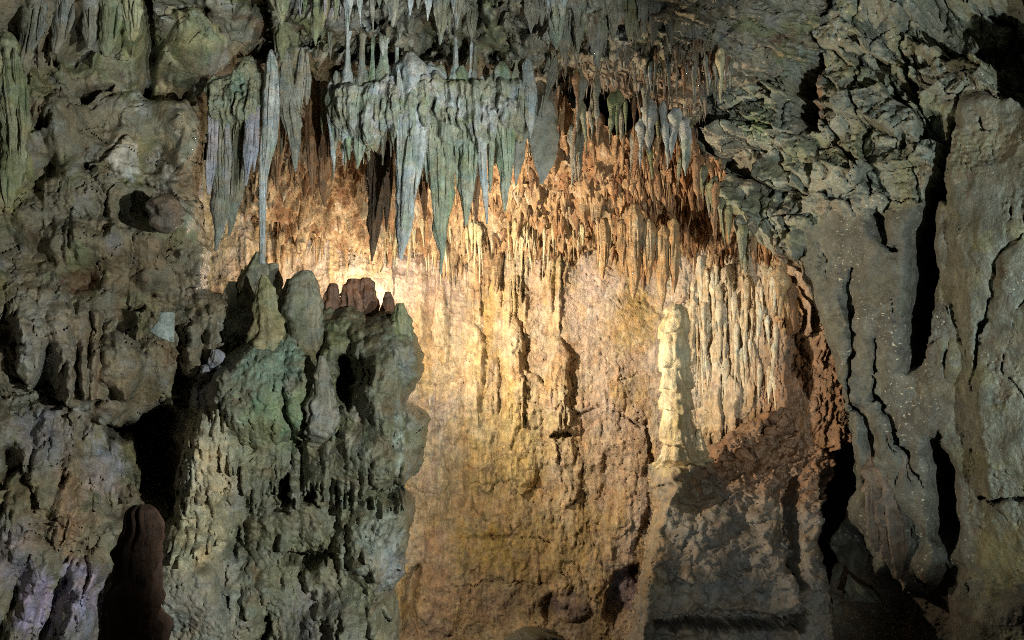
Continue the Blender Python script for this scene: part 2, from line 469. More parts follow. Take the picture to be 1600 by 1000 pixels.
# textures
fz = np.zeros(X.shape)
for cx, y0, w0, sp in ((745, 380, 13, .13), (805, 380, 14, .17), (872, 380, 13, .10), (690, 400, 9, .08), (660, 400, 9, .1)):
    fz = np.maximum(fz, np.exp(-((bw.x - cx - .02 * (Y - 500)) / (w0 + sp * np.clip(Y - 470, 0, 400))) ** 2) * sstep(y0, y0 + 30, Y))
fz = np.clip(np.maximum(fz, .8 * sstep(640, 760, Y) * sstep(1000, 900, X)) + .25 * fbm(X, Y, 60, 3, 77), 0, 1) * (1 - rough_r)
bw.H += .026 * fbm(bw.x, Y, 13, 4, 12, .58, 2.4, 'b') * fz + .04 * fz
bw.rough3 = .014
bw.H += (.012 + .008 * fz) * fbm(bw.x, bw.y, 22, 5, 13, .62, .8)
bw.H += .026 * facets(bw.x, bw.y, 30, 14, 1.2, .5, .5, .2, .06) * (1 - fz) + .008 * facets(bw.x, bw.y, 9, 18, 1.4, .6, .6)
bw.H += rough_r * (0.16 * fbm(bw.x, bw.y, 46, 5, 15, .62, 1.5) + 0.05 * fbm(X, Y, 10, 3, 16, .6, 3.0, 'b') + .10 * facets(bw.x, bw.y, 30, 17, 1.5, 1, 2.0))
for pts, w, d in [([(905, 650), (930, 640), (965, 642), (1010, 668)], 2.5, .06), ([(640, 760), (690, 780), (700, 800)], 2, .05),
                  ([(860, 680), (880, 672), (895, 678)], 6, .22), ([(1010, 660), (1020, 700), (1028, 740)], 4, .1),
                  ([(730, 840), (800, 838)], 1.6, .05), ([(690, 690), (700, 760), (696, 800)], 2.5, .05),
                  ([(660, 600), (700, 596), (720, 598)], 2.2, .05), ([(870, 690), (880, 760), (878, 780)], 2, .04),
                  ([(905, 700), (912, 790)], 2, .04), ([(740, 890), (736, 960)], 3, .06)]:
    bw.crack(pts, w, d)
# dark hollow at the foot of the wall, with a lilac rock in it
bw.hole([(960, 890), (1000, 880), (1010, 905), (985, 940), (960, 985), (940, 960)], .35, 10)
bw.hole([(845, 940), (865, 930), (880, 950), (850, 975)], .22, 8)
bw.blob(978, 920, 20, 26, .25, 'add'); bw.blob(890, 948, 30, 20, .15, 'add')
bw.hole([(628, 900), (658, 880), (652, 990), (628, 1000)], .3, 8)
bw.crev(34, .06, 201, 2.6, .045, 0, mul=fz); bw.crev(13, .03, 202, 3.2, .07, .05, 3, mul=fz); bw.crev(60, .06, 203, .45, .03, -.05, mul=1 - fz); bw.crev(24, .03, 205, .7, .04, .1, 3, mul=1 - fz)
bw.H += .012 * fbm(bw.x, bw.y, 5, 2, 204)
bw.hole([(1228, 725), (1262, 712), (1300, 700), (1330, 780), (1400, 900), (1420, 1045), (1230, 1045), (1215, 850)], 1.6, 16)
# colours: tan, with yellow, ochre and brown stains and lilac grey patches
bw.C = bw.C + (np.array([.47, .375, .31]) - bw.C) * (.75 * (1 - fz))[..., None]; bw.C = bw.C + (np.array([.49, .40, .26]) - bw.C) * (.7 * fz)[..., None]
bw.tint_noise((0.44, 0.36, 0.33), 70, .1, .6, 51)
bw.tint_noise((0.48, 0.36, 0.17), 90, .15, .65, 52, 1.6)
bw.tint_noise((0.36, 0.22, 0.11), 50, .22, .7, 53, 2.4); bw.tint_noise((.46, .32, .12), 34, .1, .6, 55, 4.0); bw.tint_noise((.56, .48, .33), 16, .2, .6, 56, 5.0); bw.tint_noise((.30, .19, .10), 18, .3, .6, 57, 3.0)
bw.tint_noise((0.58, 0.49, 0.34), 60, .22, .7, 54, 3.0)
bw.crack([(700, 915), (780, 905), (860, 912)], 1.8, .06); bw.crack([(730, 842), (820, 836), (860, 845)], 1.6, .05); bw.crack([(720, 760), (800, 752), (850, 764)], 1.5, .05)
for a in [(800, 700, 70, 90, (.50, .40, .16), .6), (830, 860, 80, 60, (.46, .34, .12), .6), (720, 780, 50, 80, (.45, .33, .16), .5), (760, 870, 60, 60, (.48, .36, .10), .7), (985, 500, 60, 50, (.42, .30, .10), .75),
          (660, 430, 60, 60, (.47, .36, .32), .7), (920, 470, 50, 60, (.5, .42, .38), .6), (940, 650, 50, 30, (.40, .33, .32), .5), (960, 740, 60, 60, (.45, .32, .22), .5),
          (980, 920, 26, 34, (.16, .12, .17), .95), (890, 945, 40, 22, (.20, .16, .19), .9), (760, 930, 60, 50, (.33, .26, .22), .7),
          (680, 900, 30, 90, (.33, .22, .17), .7), (1130, 530, 80, 130, (.68, .60, .46), .95), (1120, 660, 40, 50, (.6, .5, .33), .7),
          (420, 380, 60, 50, (.48, .30, .12), .7), (1215, 470, 25, 50, (.55, .32, .10), .8), (650, 520, 40, 60, (.42, .27, .13), .5)]:
    bw.paint(a[0], a[1], a[2], a[3], a[4], a[5])
m = rough_r[..., None] * .85
bw.C = bw.C * (1 - m) + np.array([.24, .145, .09]) * m * (1 + .5 * fbm(X, Y, 40, 4, 60)[..., None])
bw.mask &= poly_sd(bw.x, bw.y, [(1248, 735), (1300, 705), (1345, 690), (1500, 690), (1500, 1100), (1240, 1100), (1225, 900)]) < 0
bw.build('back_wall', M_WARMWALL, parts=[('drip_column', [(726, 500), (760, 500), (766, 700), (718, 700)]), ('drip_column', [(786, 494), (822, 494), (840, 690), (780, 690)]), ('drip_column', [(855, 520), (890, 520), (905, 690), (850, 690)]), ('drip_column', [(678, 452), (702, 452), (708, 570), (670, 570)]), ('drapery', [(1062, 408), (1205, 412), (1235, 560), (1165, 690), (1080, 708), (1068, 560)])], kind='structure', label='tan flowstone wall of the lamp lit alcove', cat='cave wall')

# ================================================================== ceiling of the alcove: a sloping vault with a crust of small spikes
def slope_y(ya, Ya, yb, Yb):
    return lambda X, Y: Ya + (Yb - Ya) * np.clip((Y - ya) / (yb - ya), -.3, 1.3)
ac = Sheet(330, 1290, 120, 420, 1.5, slope_y(190, 10.1, 392, 11.9), (0, -.35, -1), 12, (5, 30), (.40, .28, .16))
X, Y = ac.X, ac.Y
ac.D = ac.D - 1.2 * sstep(1080, 1290, X)
ac.Y2 = Y
ac.H += .10 * fbm(X, Y, 90, 3, 3)
far = sstep(180, 390, Y)
cl = .55 + .75 * fbm(X, Y, 70, 3, 9)
for cell, L, sd in ((34, .55, 21), (19, .40, 22), (11, .22, 23)):
    f1, f2, bx, by, ix, iy, _ = worley(ac.x, ac.y, cell, sd, .55)
    ln = hsh(ix, iy, 3) ** 2.0
    ac.H += L * ln * np.clip(cl, .15, 1.5) * np.clip(1 - f1 / .50, 0, 1) ** 1.2
ac.H += .03 * fbm(X, Y, 9, 3, 31, .6)
ac.C = ac.C * (1 - .6 * sstep(330, 230, Y)[..., None]) + np.array([.22, .115, .05]) * .6 * sstep(330, 230, Y)[..., None]  # browner towards the front: iron stain with the curtain's shadow painted in
ac.tint_noise((.24, .12, .055), 40, -.05, .8, 5)
ac.tint_noise((.55, .45, .33), 30, .2, .7, 6)
ac.H -= .9 * sstep(330, 290, X)
bx_ = poly_sd(ac.X, ac.Y, [(335, 330), (380, 270), (420, 200), (520, 180), (840, 185), (900, 212), (1000, 205), (1075, 205), (1150, 275), (1290, 415), (1290, 430), (520, 430), (450, 395), (335, 350)])
ac.mask &= bx_ > 0
ac.H -= .5 * np.clip(1 - bx_ / 40, 0, 1) * sstep(1000, 850, X)
ac.C = ac.C + (np.array([.30, .155, .07]) - ac.C) * (.6 * sstep(950, 1080, X))[..., None]
ac.build('alcove_ceiling', M_WARMWALL, kind='structure', label='sloping alcove ceiling crusted with small spiky calcite', cat='cave ceiling')

# ================================================================== main ceiling above the front curtain
def ceil_y(X, Y):
    return 9.55 - 1.75 * np.clip((135 - Y) / 150, -.45, 2.0) * (1 - .35 * sstep(820, 1000, X)) + .5 * sstep(1000, 1300, X)
cg = Sheet(230, 1300, -330, 260, STEP, ceil_y, (0, -1, -.35), 13, (7, 45), (.21, .205, .165))
X, Y = cg.X, cg.Y
cg.H += .18 * fbm(X, Y, 130, 3, 3) + .08 * fbm(X, Y, 50, 3, 4)
cg.H -= .4 * sstep(.12, .4, fbm(X, Y, 75, 3, 8, .5, .7))        # dark pockets between the drips
cg.hole([(650, 20), (685, 25), (680, 85), (655, 90)], .5, 10); cg.hole([(375, -20), (425, -10), (430, 95), (380, 95)], .7, 14)
cg.hole([(840, 60), (872, 80), (1000, 110), (960, 190), (870, 230), (850, 150)], .6, 22)
cg.hole([(425, 30), (520, 40), (620, 60), (600, 75), (520, 130), (500, 200), (440, 110)], .5, 20)
cg.snap()
cg.lobes([(400, -60), (1100, -60), (1100, 90), (900, 110), (420, 60)], 190, (10, 28), (40, 110), (.15, .42), 31, top=.35, tip=.6, bulge=.8)
cg.snap()
cg.lobes([(400, -60), (1100, -60), (1100, 120), (900, 130), (420, 110)], 260, (3, 9), (14, 45), (.06, .16), 32, top=.3, tip=.7, bulge=.7)
# grey broken blades of rock
cg.snap()
for p in ([(750, 60), (795, 25), (800, 100), (775, 120), (770, 80)], [(757, 0), (782, 0), (775, 60), (752, 55)], [(795, 40), (828, 60), (822, 110), (790, 112)]):
    sd = poly_sd(cg.x, cg.y, p); cg.H = np.where(sd > 0, np.maximum(cg.H, cg.B + .10 + .16 * np.clip(sd / 5, 0, 1)), cg.H)
# diagonal strata towards the right
strat = sstep(960, 1090, X) * sstep(170, 110, Y)
sv = (Y - .38 * X) + 9 * fbm(X, Y, 40, 3, 18)
cg.H = cg.H * (1 - .75 * strat) + strat * (.16 * ((sv / 34) % 1.0) + .07 * ((sv / 13) % 1.0))
cg.crev(26, .09, 211, 1.5, .06, -.1); cg.crev(12, .05, 212, 1.8, .09, -.1)
cg.H += .022 * fbm(cg.x, cg.y, 15, 4, 19, .6, 1.8, 'b') + .03 * fbm(cg.x, cg.y, 24, 4, 20, .6)
cg.tint_noise((.15, .165, .08), 70, .05, .7, 41); cg.tint_noise((.26, .255, .25), 45, .1, .7, 42); cg.tint_noise((.10, .065, .04), 40, .2, .8, 43)
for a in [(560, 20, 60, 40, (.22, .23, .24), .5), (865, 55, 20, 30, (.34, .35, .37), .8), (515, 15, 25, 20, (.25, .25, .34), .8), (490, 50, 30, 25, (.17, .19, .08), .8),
          (1050, 135, 60, 34, (.17, .10, .06), .8), (930, 150, 90, 60, (.10, .07, .05), .9), (1000, 190, 80, 40, (.12, .075, .045), .8), (1080, 30, 60, 30, (.24, .22, .15), .5)]: cg.paint(*a)  # darkest browns past the curtain carry painted shade over a slight iron stain
sd = poly_sd(cg.x, cg.y, [(230, -340), (1300, -340), (1300, 150), (1150, 140), (1085, 215), (1050, 172), (1010, 150), (980, 158), (940, 140), (900, 146), (868, 160), (850, 190), (830, 215), (700, 205), (520, 205), (430, 185), (320, 230), (230, 230)])
cg.mask &= sd > 0
cg.H -= .35 * (1 - np.sqrt(np.clip(np.minimum(sd / 30, 1), 0, 1)))
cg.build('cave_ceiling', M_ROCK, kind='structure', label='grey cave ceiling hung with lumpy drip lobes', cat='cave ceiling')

# ================================================================== left wall
def left_y(X, Y):
    return 8.9 - 1.6 * sstep(360, -300, X) - .5 * sstep(600, 1000, Y) - .5 * sstep(120, -100, Y)
lw = Sheet(-330, 430, -140, 1090, STEP, left_y, (.42, -1, -.02), 14, (9, 50), (.20, .178, .125))
X, Y = lw.X, lw.Y
lw.H += .34 * fbm(X, Y, 150, 3, 3) + .11 * fbm(X, Y, 60, 3, 4)
def BL(cx, cy, rx, ry, amp): lw.blob(cx, cy, rx, ry, amp, 'add', .7)
BL(165, 340, 160, 80, .35); BL(265, 400, 75, 62, .32); BL(220, 185, 75, 45, .22); BL(60, 180, 60, 60, .15); BL(320, 65, 62, 50, .38)
BL(170, 25, 60, 60, .25); BL(60, 520, 50, 80, .2); BL(120, 540, 40, 100, .18); BL(210, 570, 70, 60, .2); BL(300, 535, 36, 55, .25); BL(100, 690, 110, 70, .2); BL(90, 860, 110, 110, .3)
BL(195, 250, 34, 38, .12); BL(320, 880, 70, 90, .3); BL(90, 400, 70, 50, .15)
lw.snap()
for (cx, a, b, w, h, sl) in [(52, 470, 605, 22, .34, -.02), (100, 440, 640, 20, .3, 0), (132, 455, 640, 13, .26, .02), (152, 450, 640, 8, .3, -.05), (190, 480, 620, 30, .26, 0), (20, 610, 760, 30, .26, 0), (70, 640, 780, 26, .28, 0), (300, 490, 590, 20, .3, 0), (322, 470, 570, 10, .3, 0), (265, 560, 640, 22, .22, 0), (115, 730, 900, 16, .34, -.25), (75, 860, 1040, 22, .32, -.4), (140, 850, 990, 20, .3, -.3), (35, 820, 1020, 20, .26, -.35)]:
    lw.lobe(cx, a, b, w, h, sl, top=.25, tip=.25, bulge=.5)
lw.snap()
upper = [(60, -80), (240, -80), (240, 60), (60, 60)]
lw.lobes(upper, 26, (10, 24), (70, 150), (.1, .28), 51, top=.2, tip=.25, bulge=.6)
rz = random.Random(3)
for cx in range(-24, 78, 8): lw.lobe(cx + rz.uniform(-5, 5), rz.uniform(-90, -20), 128 + rz.uniform(-40, 20), rz.uniform(6, 14), rz.uniform(.08, .24), .05 - cx * .002, top=.05, tip=.5)
lw.lobes([(95, 340), (175, 340), (175, 400), (95, 400)], 26, (5, 11), (40, 80), (.08, .2), 52, top=.2, tip=.3)
lw.lobes([(20, 460), (170, 460), (170, 600), (20, 600)], 26, (9, 20), (90, 170), (.08, .2), 53, top=.2, tip=.2)
lw.lobes([(-200, 130), (330, 130), (330, 700), (-200, 700)], 80, (14, 38), (70, 170), (.06, .2), 54, top=.35, tip=.3, bulge=.6)
lw.lobes([(140, 690), (215, 690), (215, 770), (140, 770)], 30, (4, 9), (25, 60), (.08, .2), 55, top=.2, tip=.4)
lw.lobes([(-200, 700), (160, 700), (170, 1060), (-200, 1060)], 110, (7, 20), (60, 190), (.06, .2), 56, slope=-.35, top=.3, tip=.4)
lw.snap()
lw.lobes([(-200, 0), (330, 0), (330, 1000), (-200, 1000)], 230, (3, 7), (30, 110), (.015, .045), 57, top=.35, tip=.4)
# black gaps
G = [([(222, -60), (252, -60), (252, 70), (245, 140), (225, 120)], .9, 12), ([(212, 118), (245, 100), (300, 118), (300, 150), (262, 165), (215, 145)], .5, 10), ([(80, 100), (120, 86), (160, 72), (160, 84), (120, 104)], .5, 7),
     ([(118, 138), (150, 134), (180, 128), (172, 142), (140, 158), (120, 154)], .5, 7), ([(40, 196), (85, 190), (75, 206), (48, 210)], .4, 7), ([(290, 120), (306, 118), (304, 160), (294, 165)], .4, 6),
     ([(85, 428), (150, 420), (158, 450), (125, 456), (92, 450)], .4, 9), ([(225, 320), (240, 310), (236, 350), (224, 345)], .3, 6), ([(190, 480), (225, 478), (226, 486), (192, 486)], .3, 4), ([(235, 455), (262, 480), (292, 490), (286, 480), (245, 452)], .3, 5),
     ([(75, 622), (110, 632), (165, 622), (160, 638), (110, 642), (80, 634)], .4, 6), ([(165, 668), (212, 668), (262, 630), (282, 650), (282, 800), (300, 850), (262, 800), (222, 790), (212, 690), (165, 690)], 1.3, 12),
     ([(340, 520), (352, 480), (380, 440), (400, 460), (392, 520), (350, 545)], 1.2, 10), ([(0, 700), (30, 690), (40, 740), (10, 750)], .4, 8), ([(15, 585), (60, 600), (60, 606), (15, 596)], .2, 4)]
for p, d, e in G: lw.hole(p, d, e)
for pts, w, d in [([(125, 262), (170, 270), (220, 292), (300, 318)], 5, .18), ([(130, 268), (160, 250), (195, 215)], 4, .12), ([(178, 300), (160, 330), (165, 345)], 3, .1), ([(285, 500), (283, 620), (262, 640)], 3, .12),
                  ([(140, 830), (130, 900), (128, 960)], 2.2, .12), ([(0, 620), (80, 600)], 3, .1), ([(330, 960), (300, 930), (285, 880)], 3, .15)]:
    lw.crack(pts, w, d)
lw.rough3 = .012
lw.H += (.005 + .024 * sstep(0, .4, fbm(X, Y, 90, 2, 66))) * fbm(lw.x, lw.y, 20, 5, 58, .6, 1.5, 'b') + .02 * fbm(lw.x, lw.y, 9, 3, 59, .6) + .05 * facets(lw.x, lw.y, 70, 60, 1.2, .6, .8, .15, .05)
lw.smooth(.85 * sstep(-.05, .25, fbm(X, Y, 95, 3, 303)), 6)
rgh = .35 + 1.0 * sstep(-.25, .35, fbm(X, Y, 110, 3, 67))
lw.crev(46, .10, 221, 1.5, .035, .05); lw.crev(16, .03, 222, 2.2, .06, .2, 3); lw.crev(70, .14, 223, .6, .03, 0)
lw.H += .014 * rgh * fbm(lw.x, lw.y, 5, 2, 224)
lw.tint_noise((.16, .165, .075), 80, .1, .65, 61); lw.tint_noise((.24, .23, .21), 60, .12, .7, 62); lw.tint_noise((.13, .085, .05), 70, .2, .7, 63)
for a in [(192, 256, 26, 36, (.44, .44, .42), .95, .25), (20, 240, 30, 110, (.25, .26, .11), .85), (290, 70, 60, 50, (.17, .19, .09), .7), (210, 60, 30, 50, (.17, .19, .09), .6), (145, 40, 12, 40, (.30, .31, .30), .7),
          (55, 560, 20, 60, (.28, .27, .24), .8), (120, 520, 30, 80, (.24, .20, .16), .6), (150, 590, 8, 50, (.30, .22, .16), .7), (60, 670, 40, 40, (.22, .22, .25), .6),
          (178, 390, 14, 16, (.24, .21, .27), .5), (290, 365, 12, 16, (.17, .22, .15), .6), (165, 730, 35, 45, (.30, .30, .36), .8), (110, 790, 20, 90, (.32, .20, .11), .8), (58, 930, 34, 70, (.34, .29, .44), .9), (128, 910, 36, 50, (.37, .32, .46), .9), (20, 860, 40, 60, (.26, .23, .30), .6), (150, 980, 60, 40, (.26, .24, .31), .6), (70, 680, 60, 50, (.25, .24, .28), .5), (60, 540, 30, 70, (.28, .27, .25), .7), (110, 560, 40, 80, (.26, .23, .19), .6),
          (130, 440, 40, 20, (.17, .08, .04), .9), (70, 780, 80, 80, (.22, .15, .10), .5), (230, 420, 60, 50, (.15, .12, .08), .6), (300, 860, 60, 50, (.22, .21, .18), .7), (190, 60, 20, 30, (.15, .19, .09), .8)]:
    lw.paint(*a)
sd = poly_sd(lw.x, lw.y, [(-340, -150), (430, -150), (432, 30), (372, 100), (335, 150), (322, 300), (338, 380), (330, 440), (400, 470), (420, 600), (420, 1100), (-340, 1100)])
lw.mask &= sd > 0
lw.H -= .6 * (1 - np.sqrt(np.clip(sd / 26, 0, 1)))
lw.build('left_wall', M_ROCK, parts=[('flowstone_tongue', [(28, 470), (78, 470), (78, 606), (28, 606)]), ('flowstone_tongue', [(79, 440), (165, 440), (165, 640), (79, 640)]), ('flowstone_tongue', [(280, 490), (335, 470), (335, 590), (280, 600)]), ('rock_knob', [(228, 305), (290, 303), (290, 362), (228, 362)]), ('rock_bulge', [(188, 365), (330, 365), (330, 465), (250, 455), (190, 440)]), ('rock_block', [(256, 18), (372, 18), (372, 115), (256, 115)]), ('drip_fold', [(130, -20), (220, -20), (220, 88), (130, 88)])], kind='structure', label='brown lumpy left cave wall with flowstone folds', cat='cave wall')

# ================================================================== flowstone mound, middle left
def mound_y(X, Y):
    return 8.75 - .75 * sstep(430, 1000, Y) + .0 * X
fm = Sheet(140, 712, 400, 1085, STEP, mound_y, (.16, -1, .02), 15, (8, 36), (.165, .165, .115))
X, Y = fm.X, fm.Y
outline = [(150, 1090), (190, 960), (225, 850), (256, 800), (276, 660), (290, 600), (345, 545), (395, 515), (400, 470), (440, 470), (470, 480), (520, 470), (545, 470), (600, 470), (640, 478), (660, 520), (672, 545), (664, 590), (640, 628), (662, 634), (683, 655), (674, 690), (662, 745), (640, 770), (656, 785), (652, 830), (640, 890), (630, 930), (628, 1090)]
fm.H += .16 * fbm(X, Y, 110, 3, 3) + .07 * fbm(X, Y, 45, 3, 4)
fm.blob(415, 600, 90, 100, .45, 'add', .8); fm.blob(330, 720, 65, 160, .28, 'add', .7); fm.blob(610, 580, 60, 110, .25, 'add', .8); fm.blob(560, 690, 60, 90, .22, 'add'); fm.blob(600, 850, 60, 80, .2, 'add')
fm.blob(300, 950, 110, 130, .35, 'add'); fm.blob(560, 985, 90, 70, .3, 'add')
fm.snap()
fm.lobes([(470, 480), (660, 480), (660, 740), (480, 740)], 34, (12, 22), (120, 260), (.08, .22), 71, top=.25, tip=.35)
for (cx, a, b, w, h) in [(640, 480, 635, 28, .28), (662, 632, 700, 20, .22), (588, 480, 760, 30, .3), (545, 560, 700, 22, .22), (475, 560, 690, 24, .22), (640, 560, 660, 22, .3), (590, 640, 765, 26, .32), (632, 660, 760, 24, .3), (505, 640, 760, 22, .2)]:
    fm.lobe(cx, a, b, w, h, top=.3, tip=.35)
fm.lobes([(400, 790), (650, 790), (640, 930), (400, 930)], 24, (12, 26), (90, 200), (.1, .24), 72, top=.25, tip=.3)
fm.lobes([(420, 930), (640, 930), (640, 1080), (420, 1080)], 14, (20, 40), (60, 120), (.12, .3), 73, top=.4, tip=.2)
fm.snap()
# ribbed drapery below the dome
r = random.Random(9)
for k in range(260):
    cx = r.uniform(272, 392); a = r.uniform(620, 790); L = r.uniform(25, 70)
    if cx > 345 and a > 690: continue
    fm.lobe(cx, a, a + L, r.uniform(3.5, 7), r.uniform(.04, .12), r.uniform(-.05, .05), top=.2, tip=.45)
for k in range(22): fm.lobe(r.uniform(278, 345), 780, r.uniform(830, 872), r.uniform(4, 8), r.uniform(.06, .12), .02, top=.1, tip=.4)
for k in range(70): fm.lobe(r.uniform(385, 640), r.uniform(650, 745), r.uniform(752, 808), r.uniform(4, 9), r.uniform(.05, .16), 0, top=.2, tip=.6)
fm.lobes([(290, 540), (640, 520), (640, 1000), (290, 1000)], 80, (4, 10), (14, 50), (.02, .07), 74, top=.35, tip=.4)
for p, d, e in [([(522, 600), (532, 560), (546, 552), (554, 590), (546, 636), (527, 622)], .6, 9), ([(432, 750), (448, 738), (460, 786), (440, 794)], .5, 9), ([(470, 772), (490, 758), (506, 790), (475, 788)], .45, 9),
                ([(585, 774), (600, 768), (625, 752), (640, 762), (636, 780), (602, 786)], .5, 8), ([(442, 852), (470, 864), (518, 857), (518, 868), (480, 886), (447, 878)], .45, 9), ([(362, 830), (372, 815), (372, 872), (362, 878)], .3, 8)]: fm.hole(p, d, e)
fm.crack([(355, 880), (362, 940), (380, 1010)], 3, .12); fm.crack([(415, 960), (418, 1020)], 4, .2); fm.crack([(535, 880), (530, 1000)], 3, .1)
foot = sstep(-6, 10, poly_sd(fm.x, fm.y, [(130, 1100), (190, 950), (258, 800), (300, 845), (345, 888), (372, 960), (385, 1100)]))
drape = sstep(-4, 8, poly_sd(fm.x, fm.y, [(268, 622), (392, 622), (396, 790), (350, 800), (345, 885), (280, 876)]))
fm.smooth(np.maximum(foot, .8 * sstep(.0, .3, fbm(X, Y, 80, 3, 302))) * (1 - drape), 7)
fm.H += foot * .22
sdm = fm.inflate(outline, 55, .8)
fm.rough3 = .011
fm.H += (.004 + .016 * sstep(-.2, .3, fbm(X, Y, 70, 2, 236))) * fbm(fm.x, fm.y, 17, 5, 75, .6, 1.6, 'b') + .02 * fbm(fm.x, fm.y, 8, 3, 76, .6)
fm.crev(40, .07, 231, 2.4, .04, .1); fm.crev(14, .03, 232, 3.0, .06, .15, 3); fm.H += .012 * fbm(fm.x, fm.y, 5, 2, 234)
fm.tint_noise((.15, .165, .09), 60, .1, .6, 77); fm.tint_noise((.25, .245, .21), 45, .12, .7, 78); fm.tint_noise((.12, .09, .055), 50, .22, .7, 79)
for a in [(425, 565, 54, 56, (.20, .30, .24), .8), (450, 650, 62, 52, (.17, .25, .13), .75), (310, 610, 45, 34, (.30, .29, .36), .9), (325, 705, 62, 66, (.42, .39, .28), .9), (318, 825, 45, 60, (.40, .36, .23), .9), (395, 690, 50, 40, (.25, .26, .16), .6),
          (630, 560, 20, 40, (.24, .25, .25), .6), (620, 680, 8, 60, (.30, .34, .30), .8), (590, 840, 40, 60, (.24, .27, .25), .7), (615, 890, 30, 40, (.26, .27, .30), .7), (630, 510, 20, 30, (.14, .18, .07), .8), (530, 530, 40, 30, (.14, .16, .07), .6), (560, 460, 40, 16, (.22, .11, .06), .8),
          (500, 960, 60, 50, (.17, .165, .15), .7), (320, 940, 70, 90, (.24, .23, .20), .9), (325, 720, 50, 80, (.46, .42, .31), .8), (318, 840, 34, 40, (.44, .39, .26), .8), (480, 960, 20, 50, (.2, .19, .22), .5)]: fm.paint(*a)
fm.build('flowstone_mound', M_FLOW, parts=[('dome', [(345, 545), (395, 515), (440, 515), (470, 560), (490, 640), (470, 690), (395, 690), (390, 625), (280, 625), (300, 590)]), ('drapery', [(272, 626), (390, 626), (394, 760), (352, 790), (345, 880), (284, 872), (270, 760)]), ('rock_lobe', [(612, 478), (690, 478), (690, 632), (630, 632), (610, 560)]), ('rock_lobe', [(630, 633), (695, 633), (680, 770), (640, 768), (608, 700)])], label='lumpy flowstone mound with green algae dome and ribbed drapery', cat='flowstone')

# ================================================================== right wall
def right_y(X, Y):
    return 10.9 - 4.6 * np.clip((X - 1060) / 700, -.1, 1.3) + .25 * sstep(500, 900, Y) - .4 * sstep(100, -150, Y)
rw = Sheet(1020, 1880, -200, 1085, STEP, right_y, (-.62, -1, -.02), 16, (7, 40), (.175, .195, .165))
X, Y = rw.X, rw.Y
rw.H += .16 * fbm(X, Y, 170, 3, 3)
# fractured upper zone and smooth lower slabs
smooth_poly = [(1245, 360), (1300, 335), (1400, 330), (1440, 310), (1480, 160), (1540, 150), (1900, 150), (1900, 1100), (1240, 1100), (1270, 560), (1240, 450)]
sds = poly_sd(rw.x, rw.y, smooth_poly); slab = sstep(-8, 12, sds); frac = 1 - slab
xr = rw.x + .35 * rw.y; yr = rw.y - .30 * rw.x                     # beds dip to the right
zone_l = sstep(1260, 1180, X) * sstep(260, 200, Y)
big = facets(xr + 14 * fbm(X, Y, 60, 3, 97), yr + 14 * fbm(X, Y, 60, 3, 98), 72, 81, 1.5, .9, .7, .25, .07)
mid = facets(xr + 7 * fbm(X, Y, 25, 3, 95), yr + 7 * fbm(X, Y, 25, 3, 96), 36, 82, 1.7, .6, .75, .10, .10) * (.4 + .9 * sstep(-.2, .3, fbm(X, Y, 90, 2, 99)))
sml = facets(rw.x, rw.y, 15, 83, 1.8, .5, .9)
rw.H += frac * (.36 * big + .12 * mid + .03 * sml)
sv = (rw.y - .33 * rw.x) + 8 * fbm(X, Y, 46, 3, 84)
rw.H += frac * zone_l * (.16 * ((sv / 40) % 1.0) + .06 * ((sv / 15) % 1.0))
rw.H += slab * (.06 * fbm(rw.x, rw.y, 70, 4, 85, .55, 1.8) + .03 * facets(rw.x, rw.y, 55, 86, 1, .6, 2.0, .2, .05))
rw.H += .03 * fbm(rw.x, rw.y, 26, 5, 87, .62) * (1 - .4 * slab) + .012 * fbm(rw.x, rw.y, 7, 3, 88, .6)
rw.H += .2 * sstep(1470, 1500, X - .12 * (Y - 300)) * slab * sstep(900, 700, Y)      # nearer slab at the far right
for p, d, e in [([(1232, 168), (1240, 100), (1262, 62), (1282, 60), (1274, 200), (1258, 205)], .7, 9), ([(1168, -10), (1200, 0), (1250, 40), (1278, 62), (1250, 66), (1210, 40)], .45, 7),
                ([(1420, -40), (1620, -40), (1620, 170), (1560, 150), (1530, 95), (1470, 85), (1432, 45)], .9, 22), ([(1478, 225), (1470, 300), (1452, 330), (1455, 420), (1444, 545), (1414, 585), (1418, 480), (1422, 380), (1440, 300)], 1.1, 12),
                ([(1452, 690), (1466, 676), (1484, 730), (1492, 830), (1482, 880), (1458, 850), (1452, 770)], .8, 14), ([(1350, 325), (1366, 318), (1378, 352), (1362, 362)], .35, 6),
                ([(1215, 400), (1238, 392), (1236, 470), (1215, 440)], .4, 8), ([(1455, 290), (1478, 190), (1496, 150), (1500, 170), (1484, 240), (1476, 320)], .5, 7), ([(1410, 205), (1428, 212), (1412, 232), (1402, 226)], .3, 6)]: rw.hole(p, d, e)
rw.hole([(1250, 1120), (1262, 900), (1318, 800), (1346, 836), (1364, 902), (1384, 884), (1408, 916), (1428, 882), (1452, 908), (1470, 872), (1500, 885), (1492, 960), (1500, 1120)], .55, 34)
